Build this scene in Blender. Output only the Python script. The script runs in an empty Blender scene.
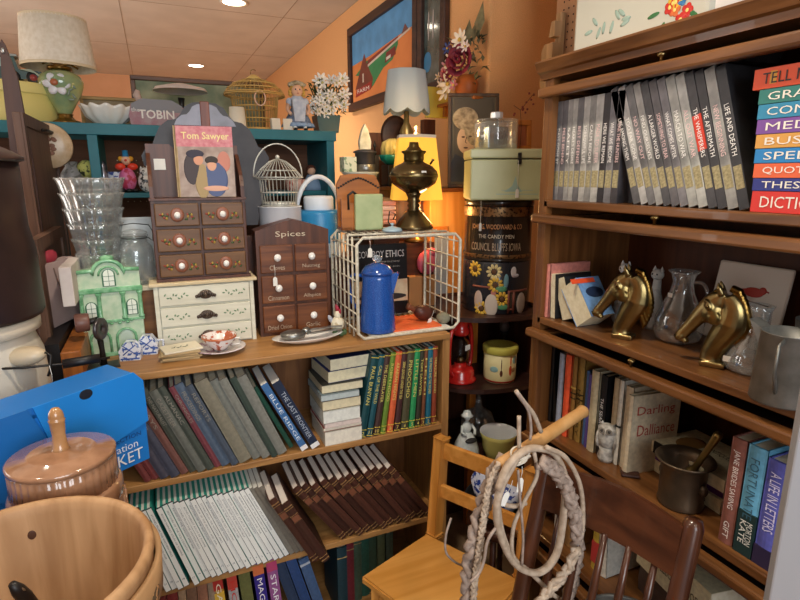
import bpy, bmesh, math, random
from mathutils import Vector, Matrix, Euler
random.seed(7)
SC = bpy.context.scene
COL = SC.collection
R = math.radians
F, PIT, YAW, CH = 543.0, R(12.8), R(24.0), 1.5

# ---------------------------------------------------------------- survey
# turns a direction seen from the standing point into a point on a real plane of the room
def at(px, py, x=None, y=None, z=None):
    fw = Vector((math.sin(YAW)*math.cos(PIT), math.cos(YAW)*math.cos(PIT), -math.sin(PIT)))
    rt = Vector((math.cos(YAW), -math.sin(YAW), 0)); up = rt.cross(fw)
    d = fw + rt*((px-400)/F) + up*((300-py)/F)
    t = x/d.x if x is not None else y/d.y if y is not None else (z-CH)/d.z
    return Vector((0, 0, CH)) + d*t

# ---------------------------------------------------------------- materials
def lin(h):
    h = h.lstrip('#'); o = []
    for i in (0, 2, 4):
        c = int(h[i:i+2], 16)/255
        o.append(c/12.92 if c <= .04045 else ((c+.055)/1.055)**2.4)
    return (*o, 1)
MATS = {}
def mat(col, rough=.5, metal=0, kind='plain', col2=None, scale=30, bump=0, axis='x', trans=0, ior=1.45, emit=0, coat=0, alpha=1, stretch=12):
    key = (col, rough, metal, kind, col2, scale, bump, axis, trans, emit, coat, alpha, stretch)
    if key in MATS: return MATS[key]
    m = bpy.data.materials.new('%s_%s' % (kind, col)); m.use_nodes = True
    nt = m.node_tree; N = nt.nodes; L = nt.links; b = N['Principled BSDF']
    b.inputs['Base Color'].default_value = lin(col)
    b.inputs['Roughness'].default_value = rough
    b.inputs['Metallic'].default_value = metal
    b.inputs['Transmission Weight'].default_value = trans
    b.inputs['IOR'].default_value = ior
    b.inputs['Coat Weight'].default_value = coat
    b.inputs['Alpha'].default_value = alpha
    if emit:
        b.inputs['Emission Color'].default_value = lin(col); b.inputs['Emission Strength'].default_value = emit
    if kind != 'plain' or bump:
        tc = N.new('ShaderNodeTexCoord'); mp = N.new('ShaderNodeMapping')
        L.new(tc.outputs['Object'], mp.inputs['Vector'])
        nz = N.new('ShaderNodeTexNoise'); nz.inputs['Scale'].default_value = scale
        nz.inputs['Detail'].default_value = 6
        L.new(mp.outputs['Vector'], nz.inputs['Vector'])
        if kind == 'wood':
            s = [stretch]*3; s['xyz'.index(axis)] = 1
            mp.inputs['Scale'].default_value = s
            nz.inputs['Scale'].default_value = scale/10; nz.inputs['Distortion'].default_value = .6
        if kind != 'plain':
            cr = N.new('ShaderNodeValToRGB')
            cr.color_ramp.elements[0].position = .35; cr.color_ramp.elements[1].position = .65
            cr.color_ramp.elements[0].color = lin(col2 or col); cr.color_ramp.elements[1].color = lin(col)
            if kind == 'spots': cr.color_ramp.elements[0].position = .44; cr.color_ramp.elements[1].position = .47
            L.new(nz.outputs['Fac'], cr.inputs['Fac']); L.new(cr.outputs['Color'], b.inputs['Base Color'])
        if bump:
            bp = N.new('ShaderNodeBump'); bp.inputs['Strength'].default_value = bump; bp.inputs['Distance'].default_value = .002
            L.new(nz.outputs['Fac'], bp.inputs['Height']); L.new(bp.outputs['Normal'], b.inputs['Normal'])
    MATS[key] = m; return m
def wood(c, c2, axis='x', rough=.4, scale=30, coat=0, stretch=12): return mat(c, rough, 0, 'wood', c2, scale, .15, axis, coat=coat, stretch=stretch)

OAK = lambda ax='x': wood('#B4854F', '#94683A', ax, .45)
RED = lambda ax='x': wood('#7E522C', '#5C381B', ax, .32, coat=.25)
DARKW = lambda ax='x': wood('#5A3220', '#3A1C12', ax, .35)
WHITE = mat('#E8E6E0', .35); PAPER = mat('#E2DCC8', .8, kind='noise', col2='#D2C8AC', scale=60)
PAPERW = mat('#E6E4DC', .8); GLASS = None
def glass_mat():
    m = bpy.data.materials.new('clear_glass'); m.use_nodes = True; nt = m.node_tree; N = nt.nodes; L = nt.links
    N.remove(N['Principled BSDF']); out = N['Material Output']
    tr = N.new('ShaderNodeBsdfTransparent'); tr.inputs['Color'].default_value = (.93, .95, .95, 1)
    gl = N.new('ShaderNodeBsdfGlossy'); gl.inputs['Roughness'].default_value = .06; gl.inputs['Color'].default_value = (1, 1, 1, 1)
    lw = N.new('ShaderNodeLayerWeight'); lw.inputs['Blend'].default_value = .35
    mr = N.new('ShaderNodeMapRange'); mr.inputs['To Min'].default_value = .09; mr.inputs['To Max'].default_value = .7
    L.new(lw.outputs['Facing'], mr.inputs['Value'])
    mx = N.new('ShaderNodeMixShader'); L.new(mr.outputs['Result'], mx.inputs['Fac']); L.new(tr.outputs[0], mx.inputs[1]); df = N.new('ShaderNodeBsdfDiffuse'); df.inputs['Color'].default_value = (.9, .92, .92, 1); m2 = N.new('ShaderNodeMixShader'); m2.inputs['Fac'].default_value = .3; L.new(gl.outputs[0], m2.inputs[1]); L.new(df.outputs[0], m2.inputs[2]); L.new(m2.outputs[0], mx.inputs[2]); L.new(mx.outputs[0], out.inputs['Surface'])
    return m
GLASS = glass_mat()
BRASS = mat('#9C8A60', .3, 1, kind='noise', col2='#7A683F', scale=12); BLACK = mat('#151315', .45); IRON = mat('#3A3836', .45, .8)
STEEL = mat('#B4B4B0', .35, 1); CHINA = mat('#EFEDE8', .12, coat=.5)

# ---------------------------------------------------------------- mesh builder
class MB:
    def __init__(s): s.b = bmesh.new(); s.m = 0; s.X = Matrix()
    def _fin(s, vs, fs, sm):
        for v in vs: v.co = s.X @ v.co
        for f in fs: f.material_index = s.m; f.smooth = sm
    def box(s, c, d, rot=None, bev=0):
        r = bmesh.ops.create_cube(s.b, size=1); vs = r['verts']
        M = Matrix.Translation(c) @ (Euler(rot).to_matrix().to_4x4() if rot else Matrix()) @ Matrix.Diagonal((*d, 1))
        for v in vs: v.co = M @ v.co
        fs = list({f for v in vs for f in v.link_faces})
        if bev:
            es = list({e for v in vs for e in v.link_edges})
            g = bmesh.ops.bevel(s.b, geom=es, offset=bev, segments=2, affect='EDGES', profile=.5)
            fs = list({f for f in g['faces']} | {f for f in fs if f.is_valid})
            st = [fs[0]]; seen = set(fs)
            while st:
                f = st.pop()
                for e in f.edges:
                    for q in e.link_faces:
                        if q not in seen: seen.add(q); st.append(q)
            fs = list(seen); vs = list({v for f in fs for v in f.verts})
        s._fin(vs, fs, False); return s
    def b2(s, x0, x1, y0, y1, z0, z1, bev=0): return s.box(((x0+x1)/2, (y0+y1)/2, (z0+z1)/2), (abs(x1-x0), abs(y1-y0), abs(z1-z0)), None, bev)
    def prism(s, pts, y0, y1, axis='y', sm=False):
        # polygon in XZ (axis y), XY (axis z) or YZ (axis x), extruded
        def P(u, w, k): return {'y': (u, k, w), 'z': (u, w, k), 'x': (k, u, w)}[axis]
        a = [s.b.verts.new(P(u, w, y0)) for u, w in pts]; c = [s.b.verts.new(P(u, w, y1)) for u, w in pts]
        n = len(pts); fs = [s.b.faces.new(a), s.b.faces.new(list(reversed(c)))]
        fs += [s.b.faces.new((a[i], c[i], c[(i+1) % n], a[(i+1) % n])) for i in range(n)]
        s._fin(a+c, fs, sm); return s
    def lathe(s, prof, seg=32, c=(0, 0, 0), rot=None, flute=None, sx=1, sy=1, sm=True):
        M = Matrix.Translation(c) @ (Euler(rot).to_matrix().to_4x4() if rot else Matrix())
        rings = []; vs = []
        for j, (r, z) in enumerate(prof):
            ring = []
            for i in range(seg):
                a = 2*math.pi*i/seg; rr = max(r, 1e-5)
                if flute: rr = rr*(1+flute[1]*math.cos(flute[0]*a)) if len(flute) < 3 or flute[2](j) else rr
                v = s.b.verts.new(M @ Vector((rr*math.cos(a)*sx, rr*math.sin(a)*sy, z))); ring.append(v); vs.append(v)
            rings.append(ring)
        fs = []
        for p, q in zip(rings, rings[1:]):
            for i in range(seg): fs.append(s.b.faces.new((p[i], p[(i+1) % seg], q[(i+1) % seg], q[i])))
        if prof[0][0] > 1e-4 and not getattr(s, 'open', 0): fs.append(s.b.faces.new(list(reversed(rings[0]))))
        if prof[-1][0] > 1e-4 and not getattr(s, 'open', 0): fs.append(s.b.faces.new(rings[-1]))
        s._fin(vs, fs, sm); return s
    def tube(s, pts, r, seg=8, closed=False, flat=1):
        P = [Vector(p) for p in pts]; n = len(P); rings = []; vs = []
        rr = r if isinstance(r, (list, tuple)) else [r]*n
        up = None
        for i in range(n):
            if closed: t = P[(i+1) % n]-P[i-1]
            else: t = P[min(i+1, n-1)]-P[max(i-1, 0)]
            if t.length < 1e-9: t = Vector((0, 0, 1))
            t.normalize()
            if up is None:
                up = t.cross(Vector((0, 1, 0)) if abs(t.y) < .9 else Vector((1, 0, 0))); up.normalize()
            else:
                up = up - t*up.dot(t)
                if up.length < 1e-6: up = t.orthogonal()
                up.normalize()
            w = t.cross(up); ring = []
            for k in range(seg):
                a = 2*math.pi*k/seg
                v = s.b.verts.new(P[i]+up*math.cos(a)*rr[i]+w*math.sin(a)*rr[i]*flat); ring.append(v); vs.append(v)
            rings.append(ring)
        fs = []
        prs = list(zip(rings, rings[1:])) + ([(rings[-1], rings[0])] if closed else [])
        for p, q in prs:
            for k in range(seg): fs.append(s.b.faces.new((p[k], p[(k+1) % seg], q[(k+1) % seg], q[k])))
        if not closed: fs.append(s.b.faces.new(list(reversed(rings[0])))); fs.append(s.b.faces.new(rings[-1]))
        s._fin(vs, fs, True); return s
    def ball(s, c, r, seg=16, rot=None):
        r = r if isinstance(r, (list, tuple)) else (r, r, r)
        g = bmesh.ops.create_uvsphere(s.b, u_segments=seg, v_segments=max(6, seg*2//3), radius=1); vs = g['verts']
        M = Matrix.Translation(c) @ (Euler(rot).to_matrix().to_4x4() if rot else Matrix()) @ Matrix.Diagonal((*r, 1))
        for v in vs: v.co = M @ v.co
        s._fin(vs, list({f for v in vs for f in v.link_faces}), True); return s
    def quad(s, pts):
        v = [s.b.verts.new(p) for p in pts]; f = s.b.faces.new(v); s._fin(v, [f], False); return s
    def build(s, name, mats, parent=None, loc=None, rot=None, sub=0, rem=0, solid=0, smooth_it=0):
        bmesh.ops.recalc_face_normals(s.b, faces=s.b.faces[:])
        me = bpy.data.meshes.new(name); s.b.to_mesh(me); s.b.free()
        for m in (mats if isinstance(mats, (list, tuple)) else [mats]): me.materials.append(m)
        o = bpy.data.objects.new(name, me); COL.objects.link(o)
        if parent: o.parent = parent
        if loc is not None: o.location = loc
        if rot is not None: o.rotation_euler = rot
        if solid: q = o.modifiers.new('solid', 'SOLIDIFY'); q.thickness = solid; q.offset = 0
        if rem: q = o.modifiers.new('rem', 'REMESH'); q.mode = 'VOXEL'; q.voxel_size = rem; q.use_smooth_shade = True
        if smooth_it: q = o.modifiers.new('smo', 'SMOOTH'); q.iterations = smooth_it; q.factor = .5
        if sub: q = o.modifiers.new('sub', 'SUBSURF'); q.levels = sub; q.render_levels = sub
        return o
def tag(o, label, cat, group=None, kind=None):
    if label: o['label'] = label
    if cat: o['category'] = cat
    if group: o['group'] = group
    if kind: o['kind'] = kind
    return o
def thing(name, label, cat, loc=(0, 0, 0), rz=0, group=None, rot=None):
    o = bpy.data.objects.new(name, None); COL.objects.link(o); o.empty_display_size = .02
    o.location = loc; o.rotation_euler = rot if rot else (0, 0, R(rz))
    return tag(o, label, cat, group)
def struct(name, mb, m, **k):
    o = mb.build(name, m, **k); o['kind'] = 'structure'; return o
def copy_tree(o, parent=None):
    c = o.copy(); COL.objects.link(c); c.parent = parent
    for ch in [q for q in bpy.data.objects if q.parent == o]: copy_tree(ch, c)
    return c
TXT = {}
def text(s, m, parent, loc, rot=(R(90), 0, 0), w=None, h=None, name='lettering', depth=.0004, bold=0):
    key = (s, bold)
    if key not in TXT:
        cu = bpy.data.curves.new('t', 'FONT'); cu.body = s; cu.size = 1; cu.align_x = 'CENTER'; cu.align_y = 'CENTER'; cu.resolution_u = 2; cu.offset = bold
        o = bpy.data.objects.new('t', cu); COL.objects.link(o); dg = bpy.context.evaluated_depsgraph_get()
        me = bpy.data.meshes.new_from_object(o.evaluated_get(dg)); bpy.data.objects.remove(o); bpy.data.curves.remove(cu)
        xs = [v.co.x for v in me.vertices] or [0, 1]; ys = [v.co.y for v in me.vertices] or [0, 1]
        cx, cy = (min(xs)+max(xs))/2, (min(ys)+max(ys))/2
        for v in me.vertices: v.co.x -= cx; v.co.y -= cy
        TXT[key] = (me, max(xs)-min(xs), max(ys)-min(ys))
    me0, tw, th = TXT[key]; me = me0.copy(); me.name = name
    sx = w/tw if w else h/th; sy = h/th if h else sx
    for v in me.vertices: v.co.x *= sx; v.co.y *= sy
    me.materials.clear(); me.materials.append(m)
    o = bpy.data.objects.new(name, me); COL.objects.link(o); o.parent = parent; o.location = loc; o.rotation_euler = rot
    return o
SPINE = None
# ---------------------------------------------------------------- books
def book(x, y, z, rz, lean, t, d, h, cov, label, group=None, title=None, tcol='#E8E0C8', bands=(), pages=None, soft=False, tf=.62, toff=.06, cat='book', name='book', pitch=0, text_w=.55, spine=None, author=None, cth=0):
    o = thing(name, label, cat, (x, y, z), 0, group, rot=(0, R(-lean), R(rz)))
    cm = cov if not isinstance(cov, str) else mat(cov, .5, kind='noise', col2=shade(cov, .9), scale=90)
    mats = [cm]; b = MB(); c = cth or (.0012 if soft else .0028); ov = 0 if soft else .003
    b.b2(0, c, c, d, 0, h); b.b2(t-c, t, c, d, 0, h)
    if spine: mats.append(mat(spine, .5)); b.m = 1
    if soft: b.b2(0, t, 0, min(c, .0015), 0, h)
    else:
        p = [(t*k/6, .004-.004*math.sin(math.pi*k/6)) for k in range(7)]
        b.prism(p+[(t, c+.004), (0, c+.004)], 0, h, 'z')
    b.m = 0
    for (z0, z1, colr) in bands:
        mats.append(mat(colr, .5)); b.m = len(mats)-1
        b.b2(-.0003, t+.0003, -.0006, .004, z0*h, z1*h)
    b.m = 0
    b.build('cover', mats, o)
    MB().b2(c, t-c, c+.001, d-ov-.001, ov, h-ov).build('pages', pages or PAPER, o)
    if title:
        text(title, mat(tcol, .5), o, (t/2, -.0011, h*(tf+.0)), (R(90), R(90), 0), w=h*text_w, h=t*.5)
    if author:
        text(author, mat(tcol, .5), o, (t/2, -.0011, h*.14), (R(90), R(90), 0), w=h*.16, h=t*.4)
    return o
def shade(h, f):
    h = h.lstrip('#'); return '#%02X%02X%02X' % tuple(max(0, min(255, int(int(h[i:i+2], 16)*f))) for i in (0, 2, 4))
ORD = ['', 'first', 'second', 'third', 'fourth', 'fifth', 'sixth', 'seventh', 'eighth', 'ninth', 'tenth', 'eleventh', 'twelfth', 'thirteenth', 'fourteenth', 'fifteenth', 'sixteenth', 'seventeenth', 'eighteenth', 'nineteenth', 'twentieth', 'twenty-first', 'twenty-second', 'twenty-third', 'twenty-fourth', 'twenty-fifth']
def price_tag(loc, label, rz=0, ln=.05, tilt=0, rx=0):
    o = thing('price_tag', label, 'price tag', loc, 0, 'white paper price tags', rot=(R(rx), R(tilt), R(rz)))
    MB().prism([(-.007, -.03), (.007, -.03), (.007, -.006), (.003, 0), (-.003, 0), (-.007, -.006)], -.0004, .0004).build('paper_tag', PAPERW, o)
    MB().tube([(0, 0, -.002), (.001, 0, ln*.5), (-.001, 0, ln)], .0006, 5).build('string', PAPERW, o)
    return o
def area(name, loc, rot, size, power, col, sy=None):
    l = bpy.data.lights.new(name, 'AREA'); l.energy = power; l.color = col; l.size = size
    if sy: l.shape = 'RECTANGLE'; l.size_y = sy
    o = bpy.data.objects.new(name, l); COL.objects.link(o); o.location = loc; o.rotation_euler = rot; return o
def point(name, loc, power, col, r=.03):
    l = bpy.data.lights.new(name, 'POINT'); l.energy = power; l.color = col; l.shadow_soft_size = r
    o = bpy.data.objects.new(name, l); COL.objects.link(o); o.location = loc; return o
# ================================================================ room
FZ = -.1; CZ = 2.66; WX = 1.37
ORW = mat('#E8B68C', .8, kind='noise', col2='#DEAA80', scale=3, bump=.2)
ORW2 = mat('#E8B07A', .8, kind='noise', col2='#DCA468', scale=200, bump=.5)
struct('floor', MB().b2(-2.6, 2.0, -2.0, 7.5, FZ-.05, FZ), wood('#9A8266', '#84694E', 'y', .5, 20))
cb = MB().b2(-2.6, 2.0, -2.0, 7.5, CZ, CZ+.05)
struct('ceiling', cb, mat('#D6CEC2', .9, kind='noise', col2='#CCC4B8', scale=4, bump=.2))
m = MB()
for x in (-1.3, -.1, 1.0): m.b2(x, x+.004, -2, 7.5, CZ-.0015, CZ+.002)
for y in (1.8, 3.1, 4.4, 5.8): m.b2(-2.6, 1.9, y, y+.004, CZ-.0015, CZ+.002)
struct('trim_1', m, mat('#A08A72', .9))
struct('wall_back', MB().b2(-2.6, 2.0, 7.5, 7.6, FZ, CZ), ORW)
struct('wall_left', MB().b2(-2.7, -2.6, -2.0, 7.5, FZ, CZ), ORW)
struct('wall_right', MB().b2(WX, WX+.55, 2.14, 7.5, FZ, CZ, .012), ORW2)
struct('wall_side', MB().b2(1.92, 2.02, -2.0, 2.14, FZ, CZ), ORW2)
# pegboard partition behind and above the oak bookcase
m = MB().b2(WX+.012, WX+.02, .0, 1.72, 1.0, 2.66); m.m = 1
for i in range(26):
    for j in range(34): 
        y = 1.68-i*.0254*1.0; z = 1.82+j*.0254
        m.lathe([(.0032, 0), (.0032, .0012)], 6, (WX+.0112, y, z), (0, R(90), 0))
o = m.build('pegboard', [mat('#A97F5C', .8), mat('#2A1A12', .9)]); tag(o, 'brown pegboard panel with rows of holes above the oak bookcase', 'pegboard')

# ================================================================ left bookcase
lb = thing('bookcase', 'low honey oak bookcase with leaning book rows, crowded top', 'bookcase', (0, 1.6, FZ))
OK, OKz = OAK('x'), OAK('z')
Z0, Z1, Z2, Z3 = -.06, .262, .628, .967
def sh(z, name='shelf', th=.021, y0=0.): MB().b2(-.215, .877, y0, .34, z-FZ-th, z-FZ, .002).build(name, OK, lb)
sh(Z0); sh(Z1); sh(Z2); MB().b2(-.215, .905, -.004, .36, Z3-FZ-.022, Z3-FZ, .003).build('top', OK, lb)
MB().b2(-.262, -.215, 0, .36, 0, 1.15, .003).build('side_panel', wood('#B06A2E', '#8A4F20', 'z', .4), lb)
MB().b2(.877, .905, 0, .34, 0, Z3-FZ-.022, .002).build('side_panel', OKz, lb)
MB().b2(-.215, .877, .33, .34, 0, Z3-FZ-.02).build('back_panel', wood('#8A5A30', '#6E4424', 'z', .6), lb)

# ================================================================ right barrister bookcase
rb = thing('barrister_bookcase', 'tall reddish oak lawyer bookcase with stowed flip doors', 'bookcase', (1.0, 0, FZ))
RX, RY, RZm = RED('x'), RED('y'), RED('z')
YL, YR = 1.275, .22
MB().b2(0, .35, YL-.022, YL, 0, 1.755-FZ, .003).build('side_panel', RZm, rb)
MB().b2(0, .35, YR, YR+.022, 0, 1.755-FZ, .003).build('side_panel', RZm, rb)
MB().b2(0, .02, YL-.036, YL-.022, 0, 1.755-FZ).build('stile', RZm, rb)
MB().b2(.34, .35, YR+.02, YL-.02, 0, 1.755-FZ).build('back_panel', wood('#5A3018', '#48240F', 'z', .5), rb)
for z in (.06, .416, .756, 1.10, 1.436):
    MB().b2(0, .34, YR+.022, YL-.022, z-FZ-.02, z-FZ, .003).build('shelf', RY, rb)
for z in (.381, .728, 1.064, 1.398, 1.732):
    d = MB().b2(-.028, .0, YR+.01, YL-.004, z-FZ-.025, z-FZ, .006).b2(0, .30, YR+.03, YR+.06, z-FZ-.02, z-FZ-.004).b2(0, .30, YL-.07, YL-.04, z-FZ-.02, z-FZ-.004).build('flip_door', RY, rb)
    MB().b2(.0, .30, YR+.05, YL-.06, z-FZ-.013, z-FZ-.009).build('door_pane', mat('#1A1210', .1, coat=.6), d)
    yk = 0.86 if z > 1.3 and z < 1.5 else .885
    MB().lathe([(.0035, 0), (.0035, .010), (.008, .012), (.009, .016), (.005, .019), (0, .0195)], 14, (-.012, yk, z-FZ)).build('knob', BRASS, d)
m = MB().prism([(-.022, .026), (-.03, .040), (-.026, .046), (.35, .046), (.35, 0), (-.006, 0), (-.010, .014), (-.018, .018)], YR-.02, YL+.012, 'y')
m.build('cornice', RY, rb, loc=(0, 0, 1.755-FZ))
RBT = 1.8015

# ================================================================ books on the left bookcase
def u_lbl(s): return s
# row one: old cloth volumes leaning left
cols = ['#7A3A38', '#813C3C', '#4C4A58', '#4A4C5C', '#7A5048', '#4E5248', '#6C6E66', '#4A5048', '#7E4048', '#56667A', '#4C5664', '#86806E', '#7C7E76', '#85857C', '#3C4A42', '#82827A']
cn = ['dark red', 'brick red', 'blue grey', 'slate blue', 'brown red', 'moss grey', 'stone grey', 'charcoal green', 'maroon', 'steel blue', 'ink blue', 'thick putty grey', 'pewter grey', 'ash grey', 'deep green', 'last warm grey']
names = ['EUGENE FIELD', 'POETRY', 'HISTORY OF THE STATE', 'COLLECTED PAPERS', 'ESSAYS', 'THE NATURALIST', 'GAZETTEER', 'ALMANAC', 'CHRONICLES', 'PROCEEDINGS', 'REPORTS', 'SURVEY', 'ANNALS', 'JOURNAL', 'RECORDS', 'TRANSACTIONS']
x = -.098
for i in range(16):
    t = [.019, .019, .027, .026, .022, .021, .024, .022, .018, .026, .022, .04, .026, .026, .02, .031][i]
    le = 22 + .4*math.sin(i*2.1)
    book(x, 1.605+.006*math.sin(i*1.7), Z2, 0, le, t*.96, .21, .302+.004*math.sin(i*2.9), cols[i], '%s cloth volume leaning left in the upper shelf row of old volumes' % cn[i], 'old cloth volumes on the upper shelf', names[i] if 1 < i < 11 else None, tf=.74, text_w=.34, tcol='#8E887C', spine=None)
    x += t*.96/math.cos(R(le)) + .0012
book(.334, 1.64, Z2, 0, 25, .014, .2, .25, '#2C5A48', 'green cloth book leaning behind the two glossy blue paperbacks', None, None)
for (xx, t, c, tl, lb_, tc) in ((.366, .022, '#3E6EA6', 'BLUE RIDGE', 'pale blue spined paperback leaning beside the green book', '#DCE8F4'), (.4, .028, '#1C2A44', 'THE LAST FRONTIER', 'navy blue spined paperback leaning against the paper stack', '#AEB8C8')):
    book(xx, 1.605, Z2, 0, 26, t, .17, .272, c, lb_, 'two blue paperbacks on the upper shelf', tl, tc, pages=PAPERW, soft=True, text_w=.7, tf=.5, bands=[(0.0, .06, '#E8E8E8')])
# stack of paperbacks with page edges outward
zz = Z2
for i, (t, w, c, dx, pm, lbn) in enumerate([(.050, .128, '#B8B0A0', 0, '#ECE6D6', 'thick white paged book at the bottom of the paperback stack'),
    (.013, .132, '#9A4038', -.003, '#E8E0CC', 'thin red covered book, second from bottom of the stack'), (.016, .125, '#C8B8B4', 0, '#E0D0C8', 'pinkish paged book above the thin red one in the stack'),
    (.042, .126, '#C8CCC4', -.004, '#E6E8E0', 'thick pale grey paged paperback in the middle of the stack'), (.033, .13, '#6A5038', -.004, '#DDD2B0', 'yellowed paperback above the pale grey one in the stack'),
    (.021, .13, '#6E7E84', -.008, '#B8C4C4', 'bluish edged thin book in the upper middle of the stack'), (.028, .14, '#30302C', -.002, '#DDD4B4', 'cream paged book third from the top of the stack'),
    (.04, .15, '#26306E', .012, '#E2DAB8', 'blue spined paperback second from the top of the stack'), (.04, .15, '#1E2650', .02, '#E4DDBE', 'topmost paperback of the stack, dark cover and cream pages')]):
    rz = 180 + (0 if i < 7 else 4)
    pmx = mat(pm, .8, kind='noise', col2=shade(pm, .93), scale=80)
    book(.442+dx+.002, 1.605+w*1.0+.04, zz+.0005, rz, 90, t, .17, w, c, lbn, 'pile of paperbacks on the upper shelf', None, pages=pmx, soft=True)
    zz += t + .001
# coloured story volumes
vs = [(.606, .026, -11, '#16484E', '12', 'PAUL BUNYAN', 'thick dark teal'), (.636, .02, -11, '#1C5460', '11', 'CALL OF THE WILD', 'deep teal'), (.659, .02, -10.5, '#4A3430', '10', 'THE DEERSLAYER', 'purple brown'), (.682, .018, -10, '#6C8C34', '9', 'ROBIN HOOD', 'leaf green'),
      (.703, .022, -10, '#E0673C', '8', 'ARABIAN NIGHTS', 'bright orange'), (.728, .02, -9.5, '#4C2C2C', '7', '20000 LEAGUES UNDER THE SEA', 'dark maroon'), (.751, .026, -9, '#545038', '6', 'PINOCCHIO', 'olive brown'), (.781, .02, -3, '#2E9A5C', '5', 'LITTLE MEN', 'emerald green'),
      (.804, .016, -2, '#3A3A2C', '4', 'TOM SAWYER', 'black olive'), (.822, .013, -1, '#7A4A30', '3', 'HEIDI', 'thin brown'), (.837, .019, 0, '#1E6C84', '2', 'THE PRINCE AND THE PAUPER', 'ocean blue'), (.858, .0165, 0, '#96442C', '1', 'TREASURE ISLAND', 'rust red')]
xs = .558; pa = 11.6
for k_, (xx, t, le, c, n, tl, nm) in enumerate(vs):
    le = -(11-.93*k_)
    if k_: xs += .296*(math.tan(R(pa))-math.tan(R(-le)))*1.05
    pa = -le; zo = t*math.sin(R(-le))
    h = .294
    o = book(xs, 1.606, Z2+zo, 0, le, t, .2, h, c, '%s story volume numbered %s on its yellow banded spine' % (nm, n), 'coloured story volumes on the upper shelf', tl, '#E0D070', bands=[(.1, .106, '#D8C04C'), (.015, .022, '#D8C04C'), (.97, .976, '#D8C04C')], tf=.64, text_w=.46)
    text(n, mat('#E8D46C', .5), o, (t/2, -.0012, h*.06), (R(90), 0, 0), h=.012)
    xs += t/math.cos(R(le)) + .0004
# magazines with white spines and teal covers
x = -.075
for i in range(21):
    t = .0162; le = 14.5+.42*i
    if i == 4: x += .012
    y = 1.585 + .004*math.sin(i*2.3) - (.006 if i == 4 else 0) + (0.01 if i > 4 else 0)
    o = book(x, y, Z1, 0, le, t, .22, .303, mat('#2F9A8C', .5), 'white spined teal magazine, %s from the left on the middle shelf' % ORD[i+1], 'white spined magazines on the middle shelf', None, spine='#26282A', soft=True, pages=PAPERW, cat='magazine', name='magazine', cth=.0042)
    MB().b2(.0006, t-.0012, -.0008, .001, .002, .30).build('spine', mat('#F2F2EC', .5), o)
    text(['BOND MARKET ATLAS OF TOWNS', 'SKETCHES OF THE OLD COUNTRY', 'REVIEW OF THE SEASON AND FAIR', 'STORIES FROM THE WESTERN HILLS'][i % 4], mat('#77777A', .6), o, (t/2, -.0013, .2), (R(90), R(90), 0), w=.16, h=.0045)
    text(str(21-i), mat('#3C4C60', .6), o, (t/2, -.0013, .03), (R(90), 0, 0), h=.006)
    x += (t+.0006)/math.cos(R(le))
for i in range(3):  # shadowed magazines: the shade is put into the taupe spine colour
    t = .0155; le = 24+i*.5
    book(x, 1.60, Z1, 0, le, t, .2, .30, ['#8A8478', '#7C7468', '#857C70', '#6E665C'][i], 'shadow toned taupe magazine, %s to the right of the white spined ones' % ORD[i+1], 'shadow toned taupe magazines on the middle shelf', None, soft=True, pages=PAPERW, cat='magazine', name='magazine')
    x += (t+.001)/math.cos(R(le))
# brown leather volumes
BRN = ['#4C2A1E', '#42241A', '#522E22']
def leather(x, y, z, le, t, h, lbn, i):
    o = book(x, y, z, 0, le, t, .19, h, BRN[i % 3], lbn, 'brown leather volumes on the middle shelf', None, pages=mat('#E6DCD2', .8), bands=[(.93, .94, '#8E6C44'), (.90, .905, '#8E6C44'), (.80, .805, '#7E5E3C'), (.70, .705, '#6E5034'), (.08, .085, '#8E6C44'), (.03, .04, '#8E6C44')])
    MB().b2(.002, t-.002, -.0012, .002, h*.71, h*.79).build('title_panel', mat('#7A4A34', .4), o)
    return o
leather(x+.006, 1.53, Z1, 27, .024, .29, 'brown leather volume pulled forward beside the shadow toned taupe magazines', 0)
leather(x+.006+.0285, 1.515, Z1, 27, .027, .275, 'brown leather volume sticking out furthest over the shelf edge', 1)
x = x+.006+.0285+.031
lx = .492
for i in range(12):
    t = .0235; le = 35 + .5*math.sin(i*1.3)
    if i > 0: lx += .0305
    if lx > .852: break
    leather(lx, 1.602+.007*math.sin(i*2.2), Z1, le, t, .285, 'brown leather volume, %s in the slanted dark row right of the gap' % ORD[i+1], i)
# bottom shelf books
bot = [(-.2, .03, .26, '#7E3030', 0, 'dark red'), (-.168, .025, .255, '#8A3A34', 0, 'brick red'), (-.141, .03, .25, '#9A8A70', 0, 'tan'), (-.105, .028, .262, '#7A2E2C', 0, 'oxblood'), (-.075, .03, .265, '#8C3434', 0, 'scarlet brown'), (-.043, .022, .27, '#B89878', 0, 'beige'), (-.019, .03, .268, '#8E6A54', 0, 'rose brown'), (.013, .03, .27, '#A07058', 0, 'terracotta'), (.045, .024, .276, '#A08C78', 0, 'faded pink')]
for (xx, t, h, c, le, nm) in bot: book(xx, 1.61, Z0, 0, le, t, .2, h+.03, c, '%s hardcover standing low on the bottom shelf at left' % nm, 'hardcovers on the bottom shelf', None)
o = book(.075, 1.61, Z0, 0, 3, .03, .2, .315, '#C89838', 'red, yellow and green spined picture book on the bottom shelf', None, 'GAMES', '#F0E8D0', bands=[(.82, .97, '#B03028'), (.6, .78, '#D8B040'), (.3, .58, '#2E7A4C')])
o = book(.118, 1.61, Z0, 0, 3, .03, .2, .31, '#B8B4B4', 'grey book with a red headband block on the bottom shelf', None, 'HOME', '#C83028', bands=[(.8, .97, '#C04438')])
book(.16, 1.61, Z0, 0, 4, .036, .2, .30, '#6C6E40', 'wide olive green hardcover beside the purple annuals', None, None)
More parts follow.
